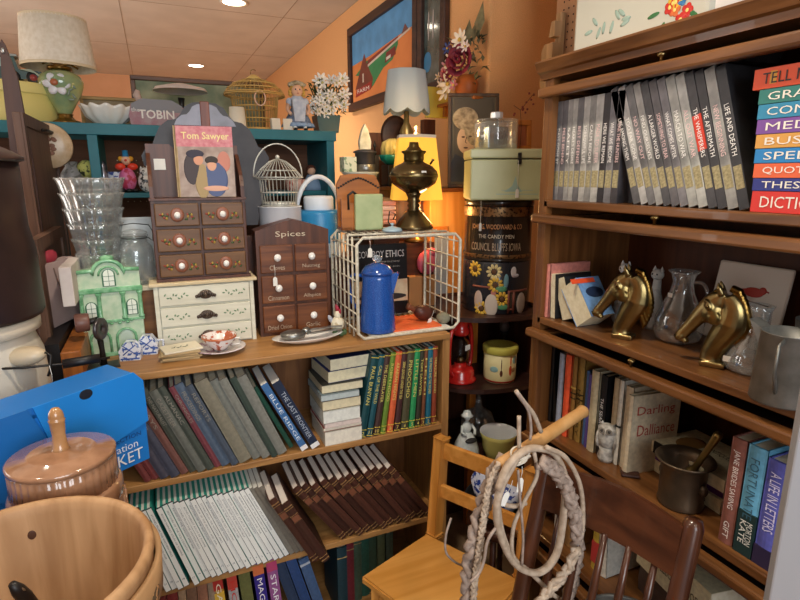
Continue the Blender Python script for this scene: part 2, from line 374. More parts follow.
for k, (xx, c, lbn, tl) in enumerate(((.206, '#3A2E8C', 'purple and blue annual with white letters, the left one of the pair', 'MAGIC'), (.25, '#9A5A94', 'pink and violet annual, the right one of the pair', 'STARS'))):
    book(xx, 1.6, Z0, 0, 4, .034, .2, .325, c, lbn, 'pair of annuals on the bottom shelf', tl, '#F4F0F4', bands=[(.86, .97, '#C86C40' if k == 0 else '#B0406C')], text_w=.4)
for k, (xx, c, nm) in enumerate(((.33, '#2C3E5C', 'dark'), (.368, '#2F4C80', 'mid'), (.408, '#4A6690', 'pale'))):
    book(xx, 1.61, Z0, 0, 14, .034, .2, .31-.01*k, c, '%s blue tall hardcover leaning left under the leather volumes' % nm, 'blue hardcovers on the bottom shelf', None, bands=[(.9, .93, '#B8C0CC')] if k == 2 else [])
for (xx, t, h, c, nm, y) in ((.475, .036, .285, '#20404C', 'dark teal', 1.61), (.517, .03, .285, '#7C2C38', 'wine red', 1.64), (.553, .03, .285, '#4C6454', 'grey green', 1.66), (.587, .03, .29, '#2C6458', 'sea green', 1.67), (.621, .03, .29, '#3A5C4C', 'forest green', 1.68), (.655, .03, .285, '#5C6C50', 'pale moss', 1.68), (.69, .03, .28, '#44584C', 'dull green', 1.68)):
    book(xx, y, Z0, 0, 0, t, .18, h, c, '%s hardcover on the bottom shelf near the light chair' % nm, 'hardcovers on the bottom shelf', None, bands=[(.85, .86, '#A89060')])

# ================================================================ books on the right bookcase
def rbook(u, dep, z, le, t, d, h, *a, **k):
    return book(1.0+dep, YL-.02-u, z, -90, le, t, d, h, *a, **k)
ZA, ZB, ZC, ZD = 1.436, 1.10, .756, .416
gn = ['#A0A0A4', '#77777C', '#A6A6A4', '#B8B8B4', '#77777A', '#C0C0BC', '#9A9A98', '#C4C4C0', '#3C3A3E', '#85858A', '#4A484C']
tw = ['DAYS GONE BY', 'MILES BEHIND', 'SAFETY', "HEART'S DESIRE", 'BEST DEFENSE', 'SORROWFUL LIFE', 'CALM BEFORE', 'MADE TO SUFFER', 'HERE WE REMAIN', 'WHAT WE BECOME', 'FEAR THE HUNTERS', 'LIFE AMONG THEM', 'TOO FAR GONE', 'NO WAY OUT', 'FIND OURSELVES', 'A LARGER WORLD', 'SOMETHING TO FEAR', 'WHAT COMES AFTER', 'MARCH TO WAR', 'ALL OUT WAR', 'THE WHISPERERS', 'THE AFTERMATH', 'NEW BEGINNING', 'LIFE AND DEATH', 'NO TURNING BACK']
def graphic(u, le, t, c, i, lbn, box=None):
    m = mat(shade(c, 1.15), .35, kind='noise', col2=shade(c, .6), scale=14)
    zo = 0
    o = rbook(u, .03, ZA+.0005, le, t, .16, .262 if le == 0 else .285, m, lbn, 'grey graphic novels on the top shelf', tw[i], box or ('#F4D4D4' if i % 3 == 1 else '#FFFFFC'), soft=True, pages=PAPERW, bands=([(.42, .68, '#D8402C')] if lbn.startswith('red') else []), tf=.55, text_w=.36)
    h = .262 if le == 0 else .285
    MB().b2(.002, t-.002, -.0008, .001, h*.14, h*.30).build('author_block', mat('#B8AC84', .5, kind='noise', col2='#8C8460', scale=200), o)
    return o
u = .002
for i in range(11):
    t = 1.28*[.017, .015, .014, .014, .016, .017, .015, .019, .016, .018, .016][i]
    graphic(u, 0, t, gn[i], i, 'upright grey graphic novel, %s from the bookcase side' % ORD[i+1]); u += t+.0012
o = rbook(u+.012, .055, ZA+.0005, 12, .018, .16, .265, mat('#17151A', .35), 'black graphic novel with white drawing on cover between upright and leaning rows', None, None, soft=True)
m = MB(); 
for (yy, zz, a, b_) in ((.05, .05, .03, .018), (.075, .07, .02, .012), (.04, .075, .012, .02), (.1, .055, .02, .01), (.06, .19, .03, .01), (.09, .21, .025, .008), (.12, .17, .02, .012)):
    m.ball((-.0006, yy, zz), (.0006, a, b_), 12, (R(25), 0, 0))
m.build('cover_drawing', mat('#D8D6D6', .5), o)
u += .052
gc = ['#6A6A6C', '#C8C8C6', '#828284', '#B2B2AE', '#58585C', '#6E6C70', '#8A888C', '#B8BAB4', '#C6C8C2', '#4C4A4E', '#3E3C40', '#A8A8A4', '#343438']
for i in range(13):
    t = 1.06*[.019, .018, .018, .017, .018, .018, .018, .02, .019, .018, .018, .02, .019][i]; le = 21-.25*i
    graphic(u, le, t, gc[i], i+11, ('red blocked ' if i == 9 else '') + 'leaning grey graphic novel, %s in the slanted group' % ORD[i+1])
    u += (t+.0008)/math.cos(R(le))
# stacked reference paperbacks
st = [('DICTIONARY', .0385, '#D8342C'), ('THESAURUS', .023, '#2C3484'), ('QUOTATIONS', .026, '#E8683C'), ('SPELLING', .026, '#1E84C8'), ('BUSINESS', .025, '#DCA24C'), ('MEDICAL', .026, '#7C4CA0'), ('COMPUTER', .026, '#2C8CB4'), ('GRAMMAR', .026, '#2C7C74'), ('TELL ME MORE', .036, '#F0582C')]
zz = ZA+.0006; cnm = ['red', 'navy blue', 'orange', 'bright blue', 'mustard yellow', 'purple', 'light blue', 'dark green', 'thick vermilion']
for i, (s, t, c) in enumerate(st):
    y1 = .672+.0018*i + (.012 if i == 8 else 0); h = .185
    o = book(1.015, y1-h, zz, -90, 90, t-.0012, .12, h, mat(c, .4), '%s spined %s paperback in the stack of reference books' % (cnm[i], s.split()[0].lower()), 'stack of reference paperbacks', None, soft=True)
    text(s, mat('#1A1A1A' if i == 8 else '#F4F0E4', .4), o, ((t-.0012)/2, -.0011, h/2-.004), (R(90), R(90), 0), w=h*.86, h=t*.52)
    if i in (8,): MB().b2(t*.2, t*.8, -.0008, .001, h*.78, h*.84).build('emblem', mat('#E0A030', .4), o)
    zz += t
# second shelf: pink book and leaning ones
rbook(.002, .012, ZB+.0004, 0, .012, .14, .152, '#C9A888', 'tan slim book against the bookcase side on the second shelf', None, None)
o = rbook(.016, .012, ZB+.0004, 0, .014, .15, .155, '#D08478', 'salmon pink hardcover beside the slim tan book', None, None)
def rfan(u, le, t, d, h, c, dep, lbn, pg='#E4DCC0'):
    # fore-edge towards the room, cover up
    return book(1.0+dep+d, YL-.02-u, ZB+.0006, 90, -le, t, d, h, c, lbn, 'books leaning behind the first brass horse', None, pages=mat(pg, .8, kind='noise', col2=shade(pg, .93), scale=80), soft=True)
for k, (u, le, t, d, h, c, dep, lbn) in enumerate(((.058, 4, .022, .13, .128, '#1E1E20', .02, 'black covered paperback standing next to the pink hardcover'),
        (.118, 22, .045, .09, .118, '#23262C', .03, 'dark slanted paperback with cream page edges'), (.20, 38, .068, .08, .115, '#6C94C4', .02, 'wide cream paged book with light blue cover leaning further over'))):
    o = book(1.0+dep+d, YL-.02-u, ZB+.0006, 90, 0, t, d, h, c, lbn, 'books leaning behind the first brass horse', None, pages=mat('#E0D8BC', .8, kind='noise', col2='#D2C8A8', scale=80), soft=True)
    # local +x is towards the bookcase side; lean tops that way
    o.rotation_euler = (0, R(le), R(90)); o.location.z += t*math.sin(R(le)) if le else 0
    if k == 2: MB().ball((-.0006, d*.45, h*.6), (.0006, .03, .016), 16).build('cover_emblem', mat('#22304C', .4), o); MB().b2(-.001, 0, .02, .1, h*.85, h*.97).build('cover_band', mat('#D8502C', .4), o)
# third shelf
def bk3(u, t, h, c, lbn, title=None, tc='#E8E0C8', dep=.04, d=.15, **k): return rbook(u, dep, ZC+.0005, k.pop('le', 0), t, d, h, c, lbn, k.pop('group', 'upright books on the third shelf'), title, tc, **k)
o = rbook(.004, .06, ZC+.0005, 0, .014, .16, .275, '#141416', 'tall black book with a white silhouette on its cover', 'upright books on the third shelf', None)
o = rbook(.024, .065, ZC+.0005, 7, .014, .17, .27, '#18181A', 'black hardcover with pale figure picture beside the blue white spine', None, None)
m = MB()
for (yy, zz, a, b_) in ((.05, .1, .03, .02), (.055, .06, .022, .05), (.04, .14, .016, .02)): m.ball((-.0006, yy, zz), (.0006, a, b_), 12)
m.build('cover_drawing', mat('#C8CCD0', .5), o)
bk3(.058, .022, .24, '#A8B4CC', 'pale blue white spined hardcover beside the orange book', None, dep=.045)
bk3(.082, .012, .235, '#2A2430', 'thin black lettered book left of the orange book', 'WOMAN OF', dep=.05, text_w=.7)
bk3(.096, .023, .25, '#E85A34', 'bright orange red hardcover on the third shelf', None, dep=.035)
bk3(.121, .017, .25, '#8C6430', 'brown gilt banded book right of the orange book', None, dep=.04, bands=[(.5, .51, '#2A1C10'), (.56, .57, '#2A1C10'), (.62, .64, '#C8A050')])
bk3(.14, .022, .255, '#96763A', 'golden brown volume with tan bands', 'HISTORY', '#3A2810', dep=.045, bands=[(.5, .51, '#2A1C10'), (.56, .57, '#2A1C10')], tf=.35)
bk3(.166, .012, .22, '#4C6CA0', 'slim medium blue book beside the golden brown volume', None, dep=.05)
bk3(.18, .012, .215, '#5C4C94', 'slim violet book beside the slim blue one', None, dep=.045)
bk3(.196, .026, .235, '#C8BC9C', 'buff spined book with grey top in the third shelf row', None, dep=.04, d=.16)
bk3(.226, .022, .23, '#17171B', 'black spined book with small white title right of the buff one', 'THE SEARCHING', '#E0E0E0', dep=.045, tf=.45)
bk3(.25, .012, .25, '#34506C', 'dark blue thin book behind the cream row', None, dep=.08)
bk3(.266, .016, .235, '#B8A484', 'tan book beside the cream jacket book', None, dep=.05)
bk3(.284, .014, .235, '#E0DCD0', 'white spined slim book next to the cream jacket book', None, dep=.05, bands=[(.45, .47, '#2A2A28')])
o = rbook(.302, .055, ZC+.0005, 0, .022, .15, .225, '#D4C4A8', 'cream jacket novel with red script title facing the room', None, None)
# its front board faces along the shelf; the big script title
c2 = rbook(.334, .075, ZC+.0005, 0, .018, .15, .215, '#D9C9AC', 'cream book turned cover outward with red title lettering', None, None)
c2.rotation_euler = (0, 0, R(-97)); c2.location = (1.035, .927, ZC+.0005)
text('Darling', mat('#B0483C', .5), c2, (.0195, .075, .17), (R(90), 0, R(90)), w=.115, h=.03)
text('Dalliance', mat('#B0483C', .5), c2, (.0195, .08, .12), (R(90), 0, R(90)), w=.115, h=.03)
# flat pile behind the mortar
for i, (x0, y0, w, d, t, c, rz, tl, lbn) in enumerate(((1.10, .70, .2, .15, .034, '#D8CCA8', -96, 'SARAH DAVES', 'cream book at the bottom of the flat pile by the owl'), (1.11, .705, .19, .14, .022, '#5C3070', -92, None, 'purple covered book in the flat pile behind the mortar'), (1.095, .695, .21, .155, .03, '#E0D8B8', -93, 'ANTIQUE CLOCKS', 'cream book with black label on top of the flat pile'))):
    z0 = ZC+.0006+[0, .035, .058][i]
    o = book(x0, y0, z0, rz, 90, t, d, w, c, lbn, 'flat pile of books on the third shelf', tl, '#2A2420' if i != 2 else '#2A2420', soft=True, bands=([(.74, .95, '#141414')] if i == 2 else []), text_w=.45, tf=.42)
    if i == 2:
        text('THE ANTIQUES PRICE', mat('#2A2420', .5), o, (t+.0006, d*.6, w*.4), (0, R(90), 0), w=w*.6, h=.02)
        MB().ball((t+.0004, d*.5, w*.75), (.0008, .04, .03), 12).build('cover_picture', mat('#8C6A3C', .5), o)
book(1.15, .668, ZC+.0006, -90, 0, .018, .15, .2, '#1C1A1C', 'black book standing left of the brown novel, third shelf', None, 'WHITE', '#E8E8E8', text_w=.2)
for (y0, t, h, c, bd, tl, au, lbn, tc) in ((.645, .03, .235, '#8E5A50', [], 'JANE BRIDES SAVING', 'GIFT', 'brown novel with tall white title near the grey door post', '#EDE4E0'),
        (.611, .036, .235, '#6AAED0', [(.0, .4, '#1C3434')], 'FORTUNATE', None, 'light blue novel with dark green foot beside the brown one', '#3C6478'), (.572, .04, .225, '#5E62B8', [(.0, .18, '#2C2440')], 'A LIFE IN LETTERS', None, 'violet blue novel at the right end of third shelf', '#D8D4F0'),
        (.529, .03, .22, '#3C3A44', [], None, None, 'charcoal book at the far right of the third shelf', '#fff')):
    book(1.018, y0, ZC+.0005, -90, 0, t, .16, h, c, lbn, 'novels at the right end of the third shelf', tl, tc, bands=bd, text_w=.55, author=au)
text('KATE', mat('#E8E8E0', .5), [q for q in bpy.data.objects if q.get('label', '').startswith('light blue novel')][0], (.013, -.0012, .05), (R(90), R(90), 0), w=.05, h=.012)
text('MORTON', mat('#E8E8E0', .5), [q for q in bpy.data.objects if q.get('label', '').startswith('light blue novel')][0], (.026, -.0012, .05), (R(90), R(90), 0), w=.05, h=.012)
# bottom visible shelf
for (u, t, h, c, lbn, le) in ((.09, .02, .24, '#E4E0D8', 'white spined tall book on the low shelf behind chair', 0), (.115, .02, .24, '#27272B', 'black book beside the white one on the low shelf', 0), (.14, .028, .21, '#A88050', 'tan book on the low shelf behind the dark chair', 0), (.25, .024, .22, '#C8B048', 'yellow and red spined book on the low shelf', 0), (.277, .03, .25, '#D6D2C8', 'tall ivory book on the low shelf', 4)):
    rbook(u, .04, ZD+.0005, le, t, .17, h, c, lbn, 'books on the low shelf behind the dark chair', None, bands=([(.1, .4, '#B83C3C')] if '#C8B048' == c else []))
o = book(1.05, .66, ZD+.0806, -100, 90, .1, .2, .24, '#DCD4B0', 'very thick cream book lying flat on the low shelf', None, None, soft=True)
book(1.06, .64, ZD+.0006, -98, 90, .078, .19, .25, '#4A3A34', 'dark brown thick book lying under the cream collected volume', None, None)
text('THE COLLECTED FOODS', mat('#2A2622', .5), o, (.05, -.0012, .12), (R(90), R(90), 0), w=.2, h=.02)
# ================================================================ things on top of the low bookcase
ZT = Z3
def arch(w, h, n=10, x0=0, z0=0):
    # rectangle with round top
    r = w/2
    return [(x0-r, z0), (x0+r, z0)] + [(x0+r*math.cos(math.pi*k/n), z0+h-r+r*math.sin(math.pi*k/n)) for k in range(n+1)]
# --- hidden riser box carrying the glass dishes and jar
o = MB().b2(-.215, -.01, 1.87, 1.96, ZT, 1.148, .002).build('wooden_box', wood('#8A5A30', '#6A4020', 'x', .5)); tag(o, 'plain brown wooden box behind the green ceramic house, carrying the glassware', 'box')
o = MB().b2(-.13, .0, 1.86, 1.965, 1.149, 1.165, .002).build('tray', wood('#E0D6C0', '#D2C6AA', 'x', .6)); tag(o, 'cream wooden tray under the glass mason jar', 'tray')
# --- green ceramic town house
h = thing('ceramic_house', 'green glazed ceramic town house with arched windows and curved gable', 'ornament', (-.145, 1.80, ZT), 4)
GG = mat('#5FA070', .15, kind='noise', col2='#8FC49A', scale=60, coat=.5); GW = mat('#C9D8BC', .2, kind='noise', col2='#B0CCAC', scale=50, coat=.5); GD = mat('#3C6C50', .2, coat=.4)
MB().b2(-.082, .082, 0, .09, 0, .205, .004).build('house_body', GW, h)
m = MB().b2(-.088, .088, -.008, .09, .196, .212, .004).b2(-.085, .085, -.004, .09, .105, .113, .002).b2(-.086, .086, -.006, .09, 0, .012, .002)
m.build('cornice', GG, h)
m = MB().prism([(-.083, .212), (.083, .212), (.083, .258), (.045, .262)] + [(.042*math.cos(math.pi*k/10), .252+.036*math.sin(math.pi*k/10)) for k in range(11)] + [(-.045, .262), (-.083, .258)], .0, .085)
m.build('gable', GW, h)
m = MB(); 
m.tube([(-.083, -.002, .262), (-.046, -.002, .264), (-.042, -.002, .262)] + [(-.042*math.cos(math.pi*k/10), -.002, .252+.04*math.sin(math.pi*k/10)) for k in range(11)] + [(.046, -.002, .264), (.083, -.002, .262)], .006, 8)
m.tube([(-.026*math.cos(math.pi*k/8), -.003, .248+.026*math.sin(math.pi*k/8)) for k in range(9)], .003, 6)
m.ball((0, .03, .296), (.02, .03, .010)); m.build('gable_moulding', GG, h)
for xx, z0, w, hh in ((0, .217, .028, .048), (-.054, .125, .024, .045), (.054, .125, .024, .045)):
    wn = MB().prism(arch(w+.008, hh+.004, 10, xx, z0-.002), -.003, .0).build('window', GD, h)
    m = MB().prism(arch(w, hh, 10, xx, z0), -.0045, -.003); m.build('pane', mat('#E6EDE0', .2), wn)
    m = MB().b2(xx-.0006, xx+.0006, -.0055, -.0045, z0, z0+hh); [m.b2(xx-w/2, xx+w/2, -.0055, -.0045, z0+q*hh-.0006, z0+q*hh+.0006) for q in (.3, .6)]; m.build('glazing_bars', GD, wn)
for xx in (-.078, -.032, .032, .078):
    m = MB().lathe([(.008, .113), (.009, .118), (.006, .122), (.006, .185), (.009, .19), (.009, .196)], 12, (xx, -.001, 0)); m.build('column', GG, h)
for xx in (-.04, .03):
    m = MB(); m.tube([(xx-.026, -.002, .012), (xx-.026, -.002, .055)] + [(xx-.026*math.cos(math.pi*k/8), -.002, .055+.026*math.sin(math.pi*k/8)) for k in range(9)] + [(xx+.026, -.002, .012)], .004, 8); m.build('arch', GG, h)
    MB().prism(arch(.034, .03, 8, xx, .045), -.002, .0).build('fanlight', mat('#BFD0C0', .2), h)
m = MB(); [m.ball((x_, -.003, .104+.003*math.sin(x_*300)), (.006, .003, .004), 8) for x_ in [-.05+.011*i for i in range(10)]]
m.ball((.03, -.012, .03), (.018, .012, .012), 12); m.ball((.065, -.008, .022), (.016, .012, .016), 12); m.build('shrubs', GG, h)
# --- stack of pressed glass dishes
cx, cy = -.172, 1.915
for i in range(7):
    zb = 1.15+i*.0455; r = .052+.0055*i
    m = MB(); m.open = 1
    prof = [(r*.86, .0), (r*.88, .004), (r*.94, .03), (r*1.0, .052), (r*1.07, .070), (r*1.05, .072), (r*.97, .052), (r*.91, .03), (r*.84, .006), (0.0001, .005), (.0001, .0), (r*.86, 0)]
    m.lathe(prof, 64, (0, 0, 0), None, (16, .035))
    m.tube([((r*1.09)*math.cos(a)*(1+.02*math.cos(16*a)), (r*1.09)*math.sin(a)*(1+.02*math.cos(16*a)), .071+.0025*math.cos(16*a)) for a in [2*math.pi*k/64 for k in range(64)]], .0022, 6, True)
    m.lathe([(r*.84, .034), (r*.88, .037), (r*.88, .040), (r*.84, .042)], 48)
    o = m.build('glass_dish', GLASS, None, (cx, cy, zb))
    tag(o, ['smallest scalloped glass dish at the very bottom of the tall stack', 'scalloped glass dish second from the bottom of the tall stack', 'scalloped glass dish third from the bottom of the tall stack', 'fluted glass dish at the middle of the tall stack', 'fluted glass dish third from the top of the tall stack', 'fluted glass dish second from the top of the tall stack', 'widest scalloped glass dish crowning the tall stack'][i], 'glass dish', 'stack of pressed glass dishes')
# --- mason jar
j = thing('mason_jar', 'clear glass mason jar with wire bail beside the painted drawers', 'jar', (-.068, 1.905, 1.166))
m = MB(); m.open = 1
m.lathe([(.0001, .001), (.044, .001), (.049, .008), (.050, .10), (.047, .12), (.036, .132), (.036, .150), (.040, .152), (.040, .156), (.033, .156), (.033, .13), (.045, .118), (.0475, .10), (.0465, .01), (.0001, .006)], 32)
m.build('glass_body', GLASS, j)
MB().lathe([(.0001, .157), (.036, .157), (.039, .160), (.037, .166), (.022, .172), (.0001, .174)], 28).build('glass_lid', GLASS, j)
m = MB(); m.tube([(.037*math.cos(a), .037*math.sin(a), .146) for a in [2*math.pi*k/24 for k in range(24)]], .0014, 6, True)
m.tube([(-.039, 0, .146), (-.052, -.006, .135), (-.054, -.008, .165), (-.044, -.008, .186), (0, -.008, .192), (.044, -.008, .186), (.054, -.008, .165), (.052, -.006, .135), (.039, 0, .146)], .0016, 6)
m.build('wire_bail', IRON, j)
# leaning framed glass behind the jar
f = thing('framed_picture', 'small pale frame with glass leaning behind the mason jar', 'picture frame', (-.06, 1.99, 1.166), 0, None, rot=(R(-6), 0, 0))
MB().b2(-.062, .062, 0, .008, 0, .2).build('mount', mat('#C8CCCC', .4, kind='noise', col2='#A8ACAC', scale=20), f)
MB().b2(-.066, .066, -.004, .01, .196, .204).b2(-.066, .066, -.004, .01, 0, .006).b2(-.066, -.058, -.004, .01, 0, .2).b2(.058, .066, -.004, .01, 0, .2).build('frame', mat('#B8B8B4', .4), f)
o = MB().b2(-.13, .01, 1.97, 2.06, FZ, 1.165).build('plinth', DARKW('z')); tag(o, 'dark narrow plinth standing directly behind the low bookcase', 'plinth')
# --- white drawer chest
WC = thing('drawer_chest', 'cream painted small chest of three drawers with dark ornate pulls', 'chest', (-.028, 1.80, ZT))
CR = wood('#DCDAC8', '#CFCCB8', 'x', .55, 40)
MB().b2(-.012, .312, -.008, .125, .202, .212, .002).build('top_board', wood('#E0CFAE', '#D0BC94', 'x', .5), WC)
MB().b2(0, .30, .006, .12, 0, .202, .002).b2(0, .012, -.002, .01, 0, .202).b2(.288, .30, -.002, .01, 0, .202).build('body', CR, WC)
for i, (z0, z1) in enumerate(((.139, .198), (.072, .132), (.006, .066))):
    d = MB().b2(.014, .286, -.004, .01, z0, z1, .002).build('drawer', CR, WC)
    m = MB(); zc = (z0+z1)/2
    for k in range(9): m.ball((.15+.004*(k-4)*1.7, -.007, zc+.006*math.cos((k-4)*.5)*.8-.003), (.005, .004, .013-.0018*abs(k-4)), 8)
    m.ball((.15, -.005, zc), (.021, .004, .015), 14); m.lathe([(.008, 0), (.008, .006), (.004, .01), (0, .011)], 12, (.15, -.008, zc), (R(90), 0, 0)); m.build('pull', mat('#5A4E46', .35, .7), d)
    m = MB()
    for sx in (-1, 1):
        for k in range(9): m.ball((.15+sx*(.055+.008*k), -.0048, zc+.007*math.sin(k*1.7)), (.005, .0005, .0022), 6, (0, k*.9*sx, 0))
    m.build('painted_leaves', mat('#6E8C6A', .6), d)
# --- brown painted six-drawer cabinet
BC = thing('painted_cabinet', 'brown six drawer cabinet painted with flowers, open arched upper shelf', 'cabinet', (-.012, 1.815, ZT+.2125))
BW = wood('#5E3522', '#442418', 'z', .4); BW2 = wood('#74502C', '#5A3A1C', 'x', .4)
MB().b2(-.002, .268, .012, .11, 0, .225, .002).build('body', BW, BC)
for sx in (0, .255): MB().prism([(0, .215), (.108, .215), (.108, .35), (.09, .35), (.06, .33), (.02, .29), (.0, .26)], sx, sx+.011, 'x').build('side_wing', BW, BC)
MB().prism([(0, .2), (.266, .2), (.266, .375), (.20, .375), (.18, .36), (.085, .36), (.066, .375), (0, .375)], .102, .11).build('back_board', BW, BC)
MB().b2(-.004, .27, -.004, .11, .222, .229, .001).b2(-.004, .27, -.004, .11, 0, .008, .001).build('shelf', BW, BC)
for r_ in range(3):
    for c_ in range(2):
        x0 = .008+c_*.128; z0 = .013+r_*.07
        d = MB().b2(x0, x0+.122, -.002, .014, z0, z0+.062, .003).build('drawer', BW2, BC)
        xc, zc = x0+.061, z0+.031
        MB().lathe([(.019, 0), (.019, .003), (.016, .005), (.010, .004)], 24, (xc, -.002, zc), (R(90), 0, 0)).build('rosette', mat('#8A5238', .35), d)
        k = MB().lathe([(.008, .004), (.009, .009), (.008, .012), (.004, .014), (0, .0145)], 20, (xc, -.002, zc), (R(90), 0, 0)).build('knob', CHINA, d)
        m = MB(); m.m = 0
        for q in range(14):
            sx = -1 if q % 2 else 1; m.m = q % 3
            m.ball((xc+sx*(.024+.0035*(q//2)+.002*math.sin(q)), -.0026, zc-.012+.014*abs(math.sin(q*1.3))), (.0052, .0006, .003), 6, (0, q, 0))
        m.build('painted_flowers', [mat('#3C5228', .5), mat('#8C3824', .5), mat('#A08434', .5)], d)
MB().b2(-.0008, .0, .03, .065, .285, .315).build('sticker', PAPERW, BC); MB().b2(.02, .052, .1008, .102, .305, .335).build('sticker', PAPERW, BC)
# book on it
BC.scale = (1.04, 1, 1.12)
tb = thing('storybook', 'worn pink headed illustrated adventure storybook standing on the painted cabinet', 'book', (.07, 1.838, ZT+.2125+.2585), -3, None, rot=(R(-7), 0, R(-6))); tb.scale = (1.12, 1, 1.08)
PK = mat('#C4707C', .6, kind='noise', col2='#D49498', scale=70)
MB().b2(0, .152, .0, .002, 0, .2, 0).b2(0, .152, .022, .024, 0, .2).b2(-.002, .004, 0, .024, 0, .2).build('cover', mat('#C8B088', .7, kind='noise', col2='#B09468', scale=30), tb)
MB().b2(.003, .149, .002, .022, .002, .198).build('pages', PAPER, tb)
MB().b2(.004, .152, -.0012, .0, .142, .2).build('title_field', PK, tb)
MB().b2(.006, .152, -.0008, .0, 0, .142).build('cover_picture', mat('#B4A49A', .7, kind='noise', col2='#8E7C74', scale=25), tb)
text('Tom Sawyer', mat('#E8DC98', .6), tb, (.08, -.0016, .17), w=.125, h=.026, bold=.01)
for (x_, z_, a, b_, cc, nm) in ((.04, .08, .022, .045, '#4A4448', 'figure_left'), (.065, .045, .02, .05, '#A8926A', 'figure_front'), (.10, .05, .034, .05, '#56648A', 'figure_right'), (.058, .105, .013, .015, '#D49C80', 'face_left'), (.092, .09, .013, .016, '#D8A488', 'face_right'), (.092, .104, .018, .012, '#3C3634', 'hat_right'), (.05, .122, .024, .012, '#3C3A48', 'hat_left'), (.125, .1, .018, .03, '#C48474', 'shirt'), (.1, .024, .035, .008, '#D8A890', 'arm')):
    MB().ball((x_, -.0012-.0003*(nm[0] in 'fha')-.0005*(nm.startswith('hat') or nm.startswith('face') or nm == 'arm'), z_), (a, .0005, b_), 14).build(nm, mat(cc, .7), tb)
# --- slate blue scalloped crest behind
cr = thing('carved_crest', 'slate blue scalloped wooden crest with brown strap behind the storybook', 'wall shelf back', (.175, 1.955, 1.335), 0)
pts = []
half = [(0, .40), (.035, .398), (.06, .385), (.075, .36), (.09, .345), (.115, .34), (.14, .32), (.155, .29), (.165, .265), (.185, .255), (.20, .23), (.195, .2), (.175, .18), (.18, .16), (.19, .14), (.18, .1), (.16, .06), (.15, 0)]
pts = half + [(-x_, z_) for x_, z_ in reversed(half[1:])]
MB().prism(list(reversed(pts)), 0, .014).build('crest_board', mat('#2C282C', .45, kind='noise', col2='#3A3638', scale=12, bump=.3), cr)
MB().prism(list(reversed([(x_*.62, .15+z_*.61) for x_, z_ in pts if z_ > .27])), -.004, 0).build('pale_panel', mat('#8C8C9C', .35, kind='noise', col2='#74747E', scale=14), cr)  # purple-grey reflection painted as a pale patch on the dark crest
MB().b2(-.014, .014, -.009, -.002, .25, .402, .002).build('strap', wood('#84452A', '#6A3420', 'z', .4), cr)
o = MB().b2(.02, .32, 1.935, 1.97, ZT, 1.3, .002).build('board', DARKW('z')); tag(o, 'dark upright board behind the painted cabinet supporting the crest', 'board')
# --- spice cabinet
sc = thing('spice_cabinet', 'dark brown six drawer spice cabinet with white knobs and pointed top', 'cabinet', (.290, 1.815, ZT), -2); sc.scale = (1, 1, 1.06)
SW = wood('#5E331C', '#44220F', 'z', .4, 40); SW2 = wood('#7C4824', '#552C14', 'x', .4, 40)
MB().prism([(0, 0), (.245, 0), (.245, .338), (.215, .348), (.15, .366), (.1225, .372), (.095, .366), (.03, .348), (0, .338)], .0, .085).build('body', SW, sc)
for r_ in range(3):
    for c_ in range(2):
        x0 = .011+c_*.115; z0 = .012+r_*.097
        d = MB().b2(x0, x0+.108, -.008, .004, z0, z0+.088, .003).build('drawer', SW2, sc)
        MB().lathe([(.006, 0), (.006, .006), (.011, .010), (.012, .016), (.008, .021), (0, .022)], 18, (x0+.054, -.008, z0+.05), (R(90), 0, 0)).build('knob', CHINA, d)
        text(['Dried Onion', 'Garlic', 'Cinnamon', 'Allspice', 'Cloves', 'Nutmeg'][r_*2+c_], mat('#B8A48C', .6), d, (x0+.054, -.0085, z0+.017), w=[.08, .05, .07, .06, .05, .06][r_*2+c_], h=.015)
text('Spices', mat('#C8B8A0', .6), sc, (.115, -.0004, .325), w=.1, h=.022)
price_tag(at(275, 277, y=1.77), 'white price tag hanging from a knob of the spice cabinet', 0, .04)
# --- white wire birdcage on white pot, behind
P = Vector((.404, 1.955, 0))
o = thing('enamel_pot', 'white enamel pot standing behind the spice cabinet', 'pot', (P.x, P.y, 1.30))
m = MB(); m.open = 1; m.lathe([(.0001, 0), (.07, 0), (.074, .004), (.075, .095), (.078, .097), (.075, .099), (.072, .096), (.071, .006), (.0001, .004)], 36); m.build('pot_body', mat('#E4E6EA', .2, coat=.5), o)
o2 = MB().b2(.33, .475, 1.915, 2.0, ZT, 1.299, .003).build('cardboard_box', mat('#7A5A3C', .8)); tag(o2, 'brown cardboard box hidden behind the spice cabinet under the enamel pot', 'box')
cg = thing('wire_birdcage', 'small white wire birdcage with domed top above the enamel pot', 'birdcage', (P.x, P.y, 1.401))
WW = mat('#CFCFC6', .4, .3); m = MB()
for k in range(30):
    a = 2*math.pi*k/30; c_, s_ = math.cos(a), math.sin(a)
    m.tube([(.06*c_, .06*s_, 0), (.066*c_, .066*s_, .09), (.085*c_, .085*s_, .095), (.06*c_, .06*s_, .125), (.03*c_, .03*s_, .15), (.004*c_, .004*s_, .16)], .0012, 4)
m.build('cage_wires', WW, cg)
m = MB()
for z_, r_ in ((0, .061), (.045, .064), (.09, .067), (.097, .085), (.12, .064)): m.tube([(r_*math.cos(2*math.pi*k/30), r_*math.sin(2*math.pi*k/30), z_) for k in range(30)], .002, 5, True)
m.build('cage_rings', WW, cg); MB().tube([(.085*math.cos(t), 0, .10+.11*math.sin(t)) for t in [math.pi*k/16 for k in range(17)]], .0025, 6).build('carrying_handle', WW, cg)
MB().lathe([(.055, 0), (.058, .012), (.05, .012), (.05, 0)], 24).ball((0, 0, .165), .008, 10).build('cage_tray', WW, cg)
